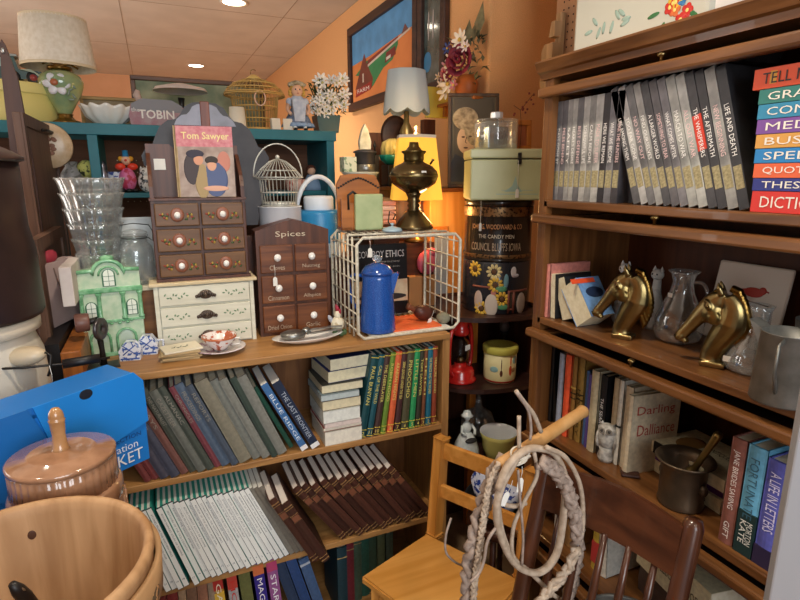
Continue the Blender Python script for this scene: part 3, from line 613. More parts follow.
# --- blue and white jug
jg = thing('picnic_jug', 'blue and white picnic cooler jug with large white arched handle', 'jug', (.575, 2.06, 1.2))
MB().lathe([(.078, 0), (.082, .01), (.082, .16), (.076, .175)], 32).build('jug_body', mat('#2C86BC', .35), jg)
MB().lathe([(.083, .0), (.084, .004), (.084, .05), (.083, .054)], 32).build('lower_band', mat('#B8CCDA', .4), jg)
MB().lathe([(.055, .175), (.057, .18), (.057, .22), (.052, .228), (0, .23)], 32).build('jug_lid', mat('#DCE4EC', .35), jg)
MB().tube([(-.088*math.cos(t), 0, .15+.15*math.sin(t)) for t in [math.pi*k/18 for k in range(19)]], .009, 8).build('handle', mat('#E0E6EC', .35), jg)
o = MB().b2(.48, .72, 1.98, 2.12, FZ, 1.2).build('storage_crate', DARKW('z')); tag(o, 'dark crate behind the low bookcase carrying the blue picnic jug', 'crate')
# --- wire rack
RK = thing('wire_rack', 'cream coated wire rack holding the blue coffee pot and black book', 'rack', (0, 0, 0))
WR = mat('#D6D2C2', .4, kind='noise', col2='#BEB6A0', scale=80); m = MB()
x0, x1, ya, yb, za, zb = .577, .957, 1.635, 1.905, ZT+.006, 1.308
def rr(y, x0=x0, x1=x1): 
    q = .02; return [(x0+q, y, za), (x1-q, y, za), (x1, y, za+q), (x1, y, zb-q), (x1-q, y, zb), (x0+q, y, zb), (x0, y, zb-q), (x0, y, za+q)]
m.tube(rr(ya), .0058, 8, True); m.build('end_frame', WR, RK); m = MB(); m.tube(rr(yb), .0058, 8, True); m.build('end_frame', WR, RK)
for xx, rw in ((x0, .0038), (x1, .003)):
    m = MB()
    for i in range(5): y = ya+(yb-ya)*(i+1)/6; m.tube([(xx, y, za), (xx, y, zb)], rw, 6)
    for i in range(6): z = za+(zb-za)*(i+.5)/6; m.tube([(xx, ya, z), (xx, yb, z)], .003, 6)
    m.build('side_grid', WR, RK)
m = MB()
for i in range(14):
    xx = x0+(x1-x0)*(i+1)/15
    m.tube([(xx, ya, za), (xx, yb, za)], .0022, 6); m.tube([(xx, ya+.10, zb), (xx, yb, zb), (xx, yb, zb-.035)], .0022, 6)
m.tube([(x0, ya+.1, zb), (x1, ya+.1, zb)], .004, 6); m.tube([(x0, yb, zb-.035), (x1, yb, zb-.035)], .0035, 6)
m.build('shelf_wires', WR, RK)
# black book
cb_ = thing('picture_book', 'black covered cowboy book with rider at sunset standing in the wire rack', 'book', (.655, 1.885, ZT+.013), 0, None, rot=(R(-3), 0, R(-2)))
MB().b2(0, .215, 0, .0022, 0, .272).b2(0, .215, .014, .0162, 0, .272).b2(-.001, .003, 0, .0162, 0, .272).build('cover', mat('#141214', .3), cb_)
MB().b2(.003, .212, .0022, .014, .002, .27).build('pages', PAPER, cb_)
text('COWBOY ETHICS', mat('#C8C4C0', .5), cb_, (.108, -.0008, .235), w=.19, h=.026)
text('LESSONS FROM THE CODE OF THE WEST', mat('#9C9890', .5), cb_, (.13, -.0008, .205), w=.11, h=.006)
text('JAMES P. OWEN', mat('#9C9890', .5), cb_, (.15, -.0008, .185), w=.07, h=.006)
ph = MB().b2(.0, .215, -.0006, 0, .05, .135).build('sunset_picture', mat('#B89070', .6, kind='noise', col2='#D8C4A0', scale=14), cb_)
MB().ball((.11, -.0009, .07), (.1, .0004, .014), 16).build('hills', mat('#2A221E', .6), cb_)
m = MB().ball((.125, -.0011, .105), (.022, .0005, .01), 12).ball((.15, -.0011, .118), (.010, .0005, .007), 10, (0, R(-30), 0)).ball((.118, -.0011, .125), (.006, .0005, .014), 10).ball((.118, -.0011, .142), (.008, .0005, .003), 8)
for q in (.108, .116, .136, .143): m.tube([(q, -.0011, .1), (q+.004, -.0011, .082)], .0018, 5)
m.build('rider_silhouette', mat('#0C0A0A', .6), cb_)
# coffee pot
cp = thing('coffee_pot', 'tall blue speckled enamel coffee pot with glass knob in the wire rack', 'coffee pot', (.672, 1.70, ZT+.012), 150)
BL = mat('#1C4C9C', .12, kind='spots', col2='#2E62B4', scale=420, coat=.8)
MB().lathe([(.062, 0), (.064, .003), (.062, .02), (.052, .185), (.051, .2)], 40).build('pot_body', BL, cp)
MB().lathe([(.055, .2), (.056, .204), (.052, .212), (.04, .226), (.016, .236), (0, .237)], 40).build('pot_lid', BL, cp)
MB().lathe([(.006, .236), (.014, .242), (.018, .25), (.014, .258), (.006, .262), (0, .263)], 20).build('glass_knob', mat('#DCE4EC', .05, trans=.8), cp)
MB().tube([(.052, 0, .19), (.085, 0, .195), (.1, 0, .17), (.09, 0, .1), (.062, 0, .06)], .006, 8, flat=1.4).build('handle', BL, cp)
MB().prism([(-.05, .2), (-.05, .15), (-.056, .13), (-.075, .2), (-.068, .205)], -.014, .014).build('spout', BL, cp)
# orange sheet, papers, leather gourd, stone
o = MB().b2(.70, .90, 1.655, 1.83, ZT+.0095, ZT+.016).build('magazine', mat('#E8602C', .6, kind='noise', col2='#E87440', scale=30)); tag(o, 'bright orange printed booklet lying in the wire rack', 'booklet')
o = MB().b2(.63, .93, 1.645, 1.75, ZT+.0065, ZT+.009).build('paper_sheet', PAPERW); tag(o, 'white paper sheets lying at the front of the wire rack', 'paper')
g = thing('leather_gourd', 'brown leather covered flask lying on the orange booklet', 'flask', (.865, 1.735, ZT+.046), 0)
MB().ball((0, 0, 0), (.042, .03, .028), 20, (0, R(20), R(20))).build('flask_body', mat('#5A3026', .45, kind='noise', col2='#46241C', scale=20), g)
MB().lathe([(.011, 0), (.009, .02), (.012, .035), (.012, .038), (0, .038)], 16, (-.03, 0, .012), (0, R(-60), 0)).build('neck', mat('#7A4A34', .4), g)
o = MB().ball((.925, 1.69, ZT+.03), (.026, .026, .022), 20).build('stone_ball', mat('#8C8A78', .6, kind='noise', col2='#76745F', scale=40)); tag(o, 'rounded grey stone in the front right corner of the wire rack', 'stone')
price_tag(at(431, 318, y=1.70), 'white price tag beside the leather flask in the rack', 0, .03, 25)
price_tag(at(370, 248, y=1.628), 'white price tag hanging from the top bar of the wire rack', 0, .03)
# --- on the rack: napkin holder plaque, oil lamp, blue lid
ZR = zb+.0065
pl = thing('letter_holder', 'orange brown scalloped wooden letter holder with black iron trim', 'letter holder', (.672, 1.86, ZR), -4); pl.scale = (1.02, 1, 1.22)
MB().prism([(-.075, 0), (.075, 0), (.078, .13), (.062, .155), (.03, .16), (-.03, .16), (-.062, .155), (-.078, .13)], .02, .034).build('back_panel', wood('#B8702C', '#9A5A20', 'x', .4), pl)
MB().prism([(-.075, 0), (.075, 0), (.075, .05), (.045, .09), (-.03, .075), (-.075, .09)], -.03, -.02).build('front_panel', wood('#B8702C', '#9A5A20', 'x', .4), pl)
MB().b2(-.075, .075, -.03, .034, 0, .008).build('base', wood('#A8642A', '#8A4F1C', 'x', .4), pl)
m = MB()
for i in range(17): m.ball((-.072+.009*i, .019, .148-.0015*(abs(i-8)**1.4)), (.0055, .001, .003), 6)
m.tube([(-.05, -.032, .06), (-.052, -.034, .1), (-.035, -.034, .11), (-.02, -.034, .1)], .004, 6); m.tube([(.06, -.032, .02), (.07, -.034, .05), (.06, -.034, .08), (.075, -.034, .1)], .004, 6)
m.build('iron_trim', IRON, pl)
o = MB().b2(-.048, .050, -.052, -.034, 0, .115, .006).build('soap_block', mat('#B4C090', .35, kind='noise', col2='#A4B484', scale=20), None, (.690, 1.86, ZR), (0, 0, R(-4))); o.scale = (1.05, 1, 1.1); tag(o, 'pale green glassy block leaning on the orange letter holder', 'block')
o = thing('lid', 'small pale blue enamel lid on the wire rack beside the lamp foot', 'lid', (.745, 1.74, ZR)); MB().lathe([(.034, 0), (.036, .004), (.030, .012), (.01, .017), (0, .018)], 28).build('lid_disc', mat('#A4BCC8', .25), o); MB().lathe([(.005, .016), (.004, .022), (.009, .027), (0, .03)], 14).build('knob', mat('#A4BCC8', .25), o)
ol = thing('oil_lamp', 'antique dark bronze oil lamp font on a twisted foot, chimneyless', 'oil lamp', (.855, 1.80, ZR))
BZ = mat('#786848', .24, .9, kind='noise', col2='#5A4C34', scale=10)
MB().lathe([(.072, 0), (.074, .006), (.068, .014), (.058, .03), (.042, .048), (.032, .06), (.022, .066)], 32).build('foot', BZ, ol)
MB().lathe([(.02, .062), (.026, .068), (.019, .076), (.026, .084), (.019, .092), (.026, .1), (.020, .108), (.024, .118), (.03, .13)], 28).build('stem', BZ, ol)
MB().lathe([(.028, .128), (.05, .142), (.078, .162), (.086, .182), (.087, .192), (.083, .204), (.066, .222), (.04, .234), (.036, .238)], 44).build('font', BZ, ol)
MB().tube([(.0872*math.cos(2*math.pi*k/40), .0872*math.sin(2*math.pi*k/40), .187) for k in range(40)], .002, 6, True).build('font_band', mat('#8A7C50', .3, .9), ol)
m = MB().lathe([(.034, .238), (.036, .245), (.034, .262), (.042, .27), (.043, .274), (.03, .276), (.018, .29), (.016, .304), (0, .305)], 28, flute=(14, .05, lambda j: 1 < j < 4))
m.build('burner_gallery', mat('#6C5C38', .3, .9), ol)
MB().tube([(.055, -.02, .228), (.062, -.024, .24), (.064, -.026, .246)], [.004, .004, .007], 8).build('filler_cap', BZ, ol)
MB().b2(-.01, .008, -.0845, -.083, .196, .205).build('sticker', PAPERW, ol, None, None)
m = MB()
for sx in (-1, 1): m.tube([(sx*.05, .03, .0), (sx*.075, .03, .02), (sx*.07, .03, .06), (sx*.045, .03, .05), (sx*.055, .03, .03)], .003, 6)
o = m.build('scroll_bracket', IRON, None, (.86, 1.84, ZR)); tag(o, 'black wrought iron scroll bracket behind the oil lamp foot', 'bracket')
# --- small things along the front
pt = thing('platter', 'oval white platter holding metal tongs in front of the spice cabinet', 'platter', (.425, 1.705, ZT), 2)
m = MB(); m.open = 1; m.lathe([(.0001, .002), (.07, .002), (.095, .010), (.118, .019), (.120, .021), (.095, .014), (.068, .006), (.0001, .005)], 48, sy=.48); m.build('platter_dish', CHINA, pt)
tg = thing('metal_tongs', 'grey metal food tongs resting on the oval platter', 'tongs', (.42, 1.705, ZT+.0245), 6)
m = MB().b2(.0, .125, -.012, .004, .0, .005, .001).b2(.0, .125, -.01, .006, .012, .016, .001); m.build('arms', STEEL, tg)
m = MB().lathe([(.014, -.014), (.032, -.010), (.036, .004), (.02, .012), (0, .013)], 24, (-.045, 0, .006), sx=1.2).ball((.0, 0, .012), (.016, .012, .012)); m.tube([(-.075, -.004, .008), (-.05, -.03, .012), (-.01, -.012, .014)], .004, 6); m.build('scoop_head', mat('#8E8E8A', .35, .9), tg)
cu = thing('tea_cup', 'orange and white floral tea cup sitting on the floral saucer', 'cup', (.145, 1.705, ZT+.0105))
CF = mat('#E8E0DC', .15, kind='spots', col2='#B46044', scale=55, coat=.5)
m = MB(); m.open = 1; m.lathe([(.0001, .0), (.022, .0), (.026, .006), (.046, .030), (.052, .044), (.050, .044), (.044, .03), (.024, .009), (.0001, .006)], 36); m.build('cup_bowl', CF, cu)
a_ = MB(); a_.open = 1; a_.lathe([(.0521, .038), (.0526, .044), (.0515, .0445), (.0505, .04)], 36); a_.build('rim_band', mat('#B86A48', .2), cu)
MB().tube([(.046, 0, .036), (.066, 0, .038), (.068, 0, .02), (.04, 0, .014)], .003, 6).build('handle', CHINA, cu, rot=(0, 0, R(-30)))
sa = MB(); sa.open = 1; sa.lathe([(.0001, .001), (.03, .001), (.06, .008), (.078, .014), (.077, .016), (.058, .011), (.03, .0045), (.0001, .004)], 40); o = sa.build('saucer', mat('#DAD0D0', .15, kind='spots', col2='#A08490', scale=40, coat=.5), None, (.145, 1.705, ZT+.0035)); tag(o, 'grey white floral saucer under the tea cup', 'saucer')
for i in range(5):
    o = MB().b2(-.055, .055, -.04, .04, 0, .0058, .0015).build('wooden_coaster' if i < 4 else 'painted_coaster', wood('#C8B48C', '#A88C60', 'x', .6) if i < 4 else mat('#E4DCC4', .5), None, (.03+.003*math.sin(i*2), 1.70+.003*math.cos(i*3), ZT+.0003+i*.0064), (0, 0, R([-3, 4, -6, 3, 12][i])))
    tag(o, ['lowest wooden coaster of the pile by the cream chest', 'second lowest wooden coaster by the cream chest', 'middle wooden coaster by the cream chest', 'fourth wooden coaster directly beneath the painted one', 'cream painted coaster with leaf sprig on top of its pile'][i], 'coaster', 'pile of coasters')
    if i == 4:
        m = MB(); [m.ball((-.022+.006*k, .006*math.sin(k*2), .0062), (.006, .002, .0004), 6, (0, 0, k*1.1)) for k in range(8)]; m.build('leaf_sprig', mat('#5C6A54', .6), o)
DL = mat('#E4E8F0', .15, kind='spots', col2='#4A68AC', scale=75, coat=.5)
for i, (x_, y_, s_) in enumerate(((-.108, 1.725, 1.0), (-.062, 1.765, 1.05))):
    w_ = thing('delft_cottage', ['small blue and white ceramic cottage at the front edge by the green house', 'blue and white ceramic cottage with side handle, behind its twin'][i], 'figurine', (x_, y_, ZT), -10, 'blue and white delft cottages')
    MB().prism([(-.028*s_, 0), (.028*s_, 0), (.03*s_, .03*s_), (.012*s_, .056*s_), (-.012*s_, .056*s_), (-.03*s_, .03*s_)], 0, .034).build('cottage_body', DL, w_)
    m = MB(); m.tube([(-.018, -.001, .018), (.018, -.001, .048)], .0016, 5); m.tube([(.018, -.001, .018), (-.018, -.001, .048)], .0016, 5); m.b2(-.026, .026, -.0012, 0, .004, .008); m.build('painted_sails', mat('#3C5CA8', .2), w_)
    if i == 1: MB().tube([(.026, .017, .04), (.045, .017, .04), (.045, .017, .014), (.026, .017, .01)], .004, 6).build('handle', DL, w_)
sm = thing('coffee_grinder', 'small dark cast metal miniature sewing machine at left end of bookcase', 'miniature', (-.175, 1.70, ZT), 8)
MB().b2(-.045, .04, -.03, .03, 0, .006, .002).build('base_plate', IRON, sm)
MB().tube([(0, 0, .004), (0, 0, .05), (-.003, 0, .11), (0, 0, .14)], [.010, .007, .009, .012], 10).build('pillar', IRON, sm)
MB().lathe([(.028, -.006), (.032, -.003), (.032, .003), (.028, .006), (.01, .006), (.01, -.006)], 24, (.002, -.012, .115), (R(90), 0, R(55))).build('hand_wheel', mat('#5C5A5C', .35, .8), sm)
MB().lathe([(.024, -.018), (.026, -.014), (.026, .014), (.024, .018)], 20, (-.04, .006, .135), (0, R(90), 0)).build('spool_drum', mat('#6E4A40', .4), sm)
MB().tube([(-.03, 0, .135), (0, 0, .14)], .009, 8).build('arm', IRON, sm)
sm.name = 'miniature_sewing_machine'
ch = thing('rooster_figurine', 'small speckled cream rooster figurine with red comb beside the wire rack', 'figurine', (.538, 1.735, ZT))
MB().ball((0, 0, .04), (.024, .021, .026), 18).ball((.0, 0, .07), (.012, .011, .016), 12).build('bird_body', mat('#DCD4BC', .4, kind='spots', col2='#B8A888', scale=70), ch)
MB().ball((0, 0, .092), (.006, .004, .012), 10).ball((.007, -.006, .084), (.005, .004, .01), 8).ball((-.004, 0, .1), (.004, .003, .01), 8).build('comb', mat('#A03040', .4), ch)
m = MB(); [m.ball((.022*math.cos(k), .02*math.sin(k), .01+.004*math.sin(k*2)), (.011, .009, .009), 8) for k in range(7)]; m.build('grass_base', mat('#4C6440', .5), ch)
MB().ball((-.022, .004, .055), (.008, .007, .02), 10, (0, R(-30), 0)).build('tail', mat('#A4A8B4', .4), ch)
# ================================================================ background shelving and wall things
def cr(pts, n=8, closed=False):
    P = [Vector(p) for p in pts]; o = []; N = len(P)
    for i in range(N if closed else N-1):
        a = P[(i-1) % N] if closed or i else P[0]*2-P[1]; b = P[i]; c = P[(i+1) % N]; d = P[(i+2) % N] if closed or i+2 < N else P[-1]*2-P[-2]
        for k in range(n):
            t = k/n; o.append(.5*((2*b)+(c-a)*t+(2*a-5*b+4*c-d)*t*t+(3*b-a-3*c+d)*t**3))
    if not closed: o.append(P[-1])
    return o
TEAL = mat('#1D7480', .5, kind='noise', col2='#186470', scale=6)
TY = 2.40
ts = thing('teal_shelving', 'tall teal painted shelving with brown pegboard back behind the bookcase', 'shelving', (0, TY, FZ))
ZTT = 1.695
MB().b2(-1.3, .76, 0, .42, ZTT-FZ-.042, ZTT-FZ, .002).build('top_shelf', TEAL, ts)
for xx in (-.21, .715): MB().b2(xx, xx+.035, .0, .42, 0, ZTT-FZ-.042, .002).build('upright', TEAL, ts)
m = MB().b2(-1.3, .76, .34, .35, 0, ZTT-FZ-.042); m.m = 1
for i in range(10):
    for j in range(8): m.b2(-.135+i*.0254, -.1315+i*.0254, .339, .3405, 1.45+j*.0254+.1-.06, 1.4535+j*.0254+.04)
m.build('pegboard_back', [wood('#6E4A34', '#5A3A28', 'x', .8), mat('#D8C8A0', .6)], ts)
MB().b2(-.175, .715, .03, .33, 1.438-FZ-.02, 1.438-FZ, .002).build('middle_shelf', TEAL, ts)
MB().b2(-.175, .715, .05, .33, 1.15-FZ-.02, 1.15-FZ, .002).build('lower_shelf', DARKW('x'), ts)
def onT(px, y=2.5): p = at(px, 120, y=y); return Vector((p.x, y, ZTT))
# table lamp
p = onT(66, 2.52); tl = thing('table_lamp', 'table lamp with flower painted green glass body and pleated cream shade', 'table lamp', p, 0)
BRd = mat('#8A6A38', .3, .9)
MB().lathe([(.045, 0), (.05, .004), (.046, .012), (.03, .018), (.022, .03), (.026, .038)], 28, flute=(8, .08)).build('metal_foot', BRd, tl)
MB().lathe([(.022, .036), (.026, .046), (.044, .078), (.062, .108), (.074, .138), (.076, .156), (.066, .176), (.046, .189), (.034, .194)], 40).build('glass_body', mat('#C4C078', .12, kind='noise', col2='#7C9874', scale=9, coat=.6), tl)
m = MB(); [m.ball((-.008+.026*math.cos(q*1.05), -.068+.004*abs(math.cos(q*1.05))-.06*(.026*math.sin(q*1.05)), .138+.022*math.sin(q*1.05)), (.02, .005, .015), 10, (0, -q*1.05, 0)) for q in range(6)]; m.build('painted_petals', mat('#DCDCE0', .3), tl)
MB().ball((-.014, -.0745, .143), (.013, .005, .012), 12).build('painted_flower_heart', mat('#A8603C', .4), tl)
m = MB(); [m.ball((.035+.01*math.sin(q*2), -.068+.003*q, .085+.012*q), (.012, .003, .004), 8, (0, q, 0)) for q in range(5)]; m.build('painted_leaves', mat('#7C8C7C', .3), tl)
m = MB().lathe([(.036, .194), (.044, .2), (.040, .208), (.014, .214), (.012, .24)], 28); m.tube([(-.05, -.02, .212), (-.03, -.03, .222), (.0, -.032, .208), (.04, -.03, .214), (.064, -.02, .202)], .004, 6); m.build('metal_collar', BRd, tl)
m = MB(); m.open = 1; m.lathe([(.124, .205), (.108, .37), (.1065, .37), (.1225, .205), (.124, .205)], 120, flute=(60, .006)); m.build('pleated_shade', mat('#E6DECE', .8, trans=.0, kind='noise', col2='#DAD0BC', scale=60), tl)
m = MB(); m.open = 1; m.lathe([(.125, .201), (.1255, .211), (.1235, .211), (.123, .201), (.125, .201)], 60); m.build('shade_trim', mat('#D8C8A8', .7), tl); m = MB(); m.open = 1; m.lathe([(.1085, .366), (.1085, .375), (.106, .375), (.106, .366), (.1085, .366)], 60); m.build('shade_trim', mat('#D8C8A8', .7), tl)
# hat box and car
p = at(10, 120, y=2.52); o = thing('hat_box', 'pale yellow round hat box at the left end of teal shelf', 'hat box', (p.x-.01, 2.58, ZTT))
YB = mat('#E6D886', .5)
MB().lathe([(.165, 0), (.168, .004), (.168, .105), (.16, .11)], 40).build('box_body', YB, o); MB().lathe([(.173, .10), (.174, .104), (.174, .134), (.17, .138), (0, .138)], 40).build('lid', mat('#EADC8C', .5), o)
c_ = thing('model_car', 'dark green vintage model car parked on the yellow hat box', 'model car', (p.x-.0, 2.55, ZTT+.1385), 0)
GN = mat('#2E4A44', .3, coat=.4)
MB().prism([(-.12, .018), (.13, .018), (.135, .035), (.12, .048), (.05, .052), (.04, .095), (-.11, .098), (-.12, .06)], -.032, .032).build('car_body', GN, c_)
m = MB(); m.prism([(-.10, .058), (-.04, .058), (-.04, .088), (-.10, .088)], -.0335, -.032).prism([(-.03, .058), (.038, .058), (.032, .088), (-.03, .088)], -.0335, -.032); m.build('windows', mat('#9CB0AC', .2), c_)
MB().prism([(-.13, .098), (.05, .095), (.05, .102), (-.125, .106)], -.035, .035).build('roof', mat('#8E9490', .4), c_)
for xx in (-.085, .03, .095):
    for yy in (-.036, .036):
        w_ = MB().lathe([(.012, -.005), (.022, -.005), (.024, 0), (.022, .005), (.012, .005)], 18, (xx, yy, .024), (R(90), 0, 0)).build('wheel', BLACK, c_)
        MB().lathe([(.012, -.006), (.012, .006)], 12, (xx, yy, .024), (R(90), 0, 0)).build('hub', mat('#A04440', .4), w_)
m = MB().prism([(.055, .05), (.09, .052), (.125, .03), (.14, .012), (.13, .01), (.1, .04)], -.045, -.034); m.build('fender', mat('#9EA48C', .35), c_)
# milk glass bowl
p = onT(106, 2.52); o = thing('milk_glass_bowl', 'white ruffled milk glass bowl beside the table lamp', 'bowl', p+Vector((.012, 0, 0))); o.scale = (.84, .84, .82)
m = MB(); m.open = 1; pr = [(.0001, .0), (.05, .0), (.055, .004), (.095, .04), (.112, .075), (.118, .088), (.114, .088), (.09, .042), (.05, .01), (.0001, .008)]
m.lathe(pr, 96, flute=(12, .05, lambda j: 2 < j < 8)); 
for v in m.b.verts:
    if v.co.z > .07: v.co.z += .005*math.cos(12*math.atan2(v.co.y, v.co.x))
m.build('ruffled_bowl', mat('#ECEAE2', .2, coat=.4), o)
# frames leaning on the shelf back
def frame(name, label, P0, w, h, rx, rz, fm, pm, fw=.02, d=.02, grp=None, cat='picture'):
    o = thing(name, label, cat, P0, 0, grp, rot=(R(rx), 0, R(rz)))
    MB().b2(0, w, 0, d, 0, fw, .003).b2(0, w, 0, d, h-fw, h, .003).b2(0, fw, 0, d, fw, h-fw, .003).b2(w-fw, w, 0, d, fw, h-fw, .003).build('frame', fm, o)
    MB().b2(fw-.001, w-fw+.001, d*.5, d*.6, fw-.001, h-fw+.001).build('canvas', pm, o)
    return o
FRB = wood('#6E4420', '#4C2C14', 'x', .4)
p = at(134, 120, y=2.74)
frame('framed_print', 'wide brown framed landscape print standing behind the slogan bag', (p.x, 2.74, ZTT), .57, .235, -3, 0, FRB, mat('#A8A888', .7, kind='noise', col2='#6E7A60', scale=8), .02)
p = at(82, 120, y=2.74)
frame('framed_print', 'smaller gold edged frame standing behind the milk glass bowl', (p.x, 2.72, ZTT), .255, .135, -3, 0, wood('#B89860', '#9C7C44', 'x', .5), mat('#A89474', .7, kind='noise', col2='#8C7858', scale=8), .014)
# slogan bag
p = onT(157, 2.5); o = thing('doorstop_bag', 'grey and pink slogan printed cloth bag doorstop on the teal shelf', 'bag', p)
MB().prism([(-.095, 0), (.10, 0), (.11, .04), (.10, .075), (.06, .098), (-.05, .1), (-.09, .08), (-.10, .04)], -.04, .04).build('cloth_bag', mat('#B09A9C', .9, kind='noise', col2='#A87C84', scale=40), o)
MB().prism([(-.09, .055), (.10, .055), (.096, .08), (.06, .101), (-.05, .103), (-.088, .083)], -.0415, .0415).build('grey_top', mat('#8C8C90', .9), o)
MB().tube([(-.055, 0, .095), (-.066, 0, .12), (-.06, 0, .138)], [.012, .014, .008], 8).build('neck_knot', mat('#C0A89C', .8), o)
text('TOBIN', mat('#ECE4DC', .6), o, (.0, -.0435, .045), w=.13, h=.034, bold=.02)
text('the', mat('#ECE4DC', .6), o, (-.075, -.0435, .06), w=.03, h=.016)
# glass shade lamp
p = onT(183, 2.6); o = thing('boudoir_lamp', 'small lamp with flat pale glass shade behind the carved crest', 'lamp', p)
MB().lathe([(.04, 0), (.042, .006), (.012, .014), (.01, .1), (.014, .13)], 24).build('stem', IRON, o)
m = MB(); m.open = 1; m.lathe([(.11, .155), (.1, .168), (.03, .185), (.005, .19), (.005, .186), (.03, .18), (.098, .164), (.11, .155)], 36); m.build('glass_shade', mat('#E4D4CC', .3, trans=.2), o)
# rattan birdcage with dome
p = onT(256, 2.55); bc = thing('rattan_birdcage', 'domed natural rattan birdcage on the teal shelf behind the crest', 'birdcage', p)
RT = mat('#C8A25C', .5); m = MB()
for k in range(40):
    a = 2*math.pi*k/40; c0, s0 = math.cos(a), math.sin(a)
    m.tube([(.085*c0, .085*s0, .01), (.10*c0, .10*s0, .145), (.128*c0, .128*s0, .15), (.118*c0, .118*s0, .17), (.09*c0, .09*s0, .195), (.05*c0, .05*s0, .212), (.01*c0, .01*s0, .22)], .0017, 4)
m.build('cage_bars', RT, bc)
m = MB()
for z_, r_ in ((.01, .086), (.05, .09), (.10, .095), (.148, .128), (.155, .127), (.175, .114), (.195, .09)): m.tube([(r_*math.cos(2*math.pi*k/36), r_*math.sin(2*math.pi*k/36), z_) for k in range(36)], .003, 5, True)
m.build('cage_rings', RT, bc)
MB().lathe([(.09, 0), (.092, .008), (0, .009)], 32).build('cage_floor', RT, bc)
MB().lathe([(.045, .21), (.03, .222), (.01, .235), (.0, .237)], 24).build('dome_cap', mat('#E0C070', .5), bc)
MB().tube([(-.012, 0, .236), (-.012, 0, .25), (0, 0, .258), (.01, 0, .252)], .002, 5).build('hook', BRASS, bc)
MB().tube([(.022*math.cos(t), -.125, .125+.03*math.sin(t)) for t in [2*math.pi*k/20 for k in range(20)]], .003, 5, True).build('oval_ornament', mat('#E0B8A0', .5), bc)
# white pleated lamp shades beside the cage
p = at(243, 110, y=2.47); o = thing('lamp_shade', 'small white drum shade standing in front of the rattan birdcage', 'lamp shade', (p.x-.03, 2.44, ZTT)); m = MB(); m.open = 1; m.lathe([(.036, 0), (.03, .085), (.029, .085), (.035, 0), (.036, 0)], 60, flute=(30, .012)); m.build('pleated_shade', mat('#E4DCC8', .7), o)
for k in range(2):
    p = onT(276+k*12, 2.46); o = MB().b2(-.022, .018, -.01, .01, 0, .05, .002).build('greeting_card', mat('#E0D8C8', .8), None, p+Vector((0, .0, 0)), (R(-8), 0, R(12-20*k))); tag(o, ['left cream card leaning in front of the doll', 'right cream card leaning by the feet of the doll'][k], 'card', 'cream cards by the doll')
# doll
p = onT(298, 2.5); dl = thing('doll', 'blonde doll in blue white ruffled dress and bonnet sitting on teal shelf', 'doll', p+Vector((0, 0, .0)), -5)
SK = mat('#E4B494', .5); DR = mat('#C4CCD8', .8, kind='noise', col2='#A4B0C4', scale=50)
MB().lathe([(.055, .02), (.062, .03), (.048, .06), (.036, .085), (.026, .11)], 48, flute=(12, .06, lambda j: j < 3)).build('skirt', mat('#5C6C84', .8, kind='noise', col2='#8494AC', scale=40), dl)
m = MB().lathe([(.056, .018), (.072, .02), (.066, .034), (.06, .036)], 60, flute=(15, .06)); m.build('ruffle', mat('#8EA8C8', .8), dl)
MB().prism([(-.022, .04), (.02, .04), (.028, .10), (.03, .13), (-.03, .13), (-.028, .10)], -.062, -.03).build('apron', DR, dl)
MB().ball((0, 0, .125), (.034, .026, .032), 18).ball((-.035, -.005, .125), (.016, .016, .018), 12).ball((.035, -.005, .125), (.016, .016, .018), 12).build('bodice', DR, dl)
for sx in (-1, 1):
    MB().tube([(sx*.04, -.005, .12), (sx*.048, -.02, .09), (sx*.035, -.045, .07)], [.010, .008, .007], 8).build('arm', SK, dl)
    MB().tube([(sx*.02, -.02, .03), (sx*.022, -.05, .022), (sx*.022, -.062, .004)], [.009, .008, .008], 8).build('leg', WHITE, dl)
    MB().ball((sx*.022, -.069, .006), (.009, .014, .007), 10).build('shoe', BLACK, dl)
hd = MB().ball((0, -.002, .173), (.025, .025, .028), 20).ball((0, -.028, .169), (.004, .004, .004), 8).tube([(0, 0, .14), (0, 0, .16)], .009, 8).build('head', SK, dl)
for sx in (-1, 1): MB().ball((sx*.009, -.0255, .176), (.0035, .002, .0035), 8).build('eye', mat('#2C3C50', .2), hd)
MB().ball((0, -.0265, .160), (.005, .002, .0018), 8).build('mouth', mat('#B84C48', .4), hd)
m = MB().ball((0, .008, .18), (.031, .027, .031), 16); [m.ball((.03*math.cos(a), .004, .165+.028*math.sin(a)), .009, 8) for a in [math.pi*(.95+1.1*k/8)+math.pi*(.0) for k in (0, 1, 7, 8)]]; m.build('curly_hair', mat('#C8A04C', .7), dl)
m = MB().lathe([(.034, 0), (.038, .004), (.03, .014), (.012, .022), (0, .024)], 32, (0, .004, .192), (R(-10), 0, 0), flute=(10, .06)); [m.ball((.03*math.cos(q), -.01, .198+.008*math.sin(3*q)), (.01, .006, .008), 8) for q in (0, 1, 2.1, 3.1)]; m.build('bonnet', mat('#C8C0A8', .8, kind='noise', col2='#8C7C5C', scale=60), dl)
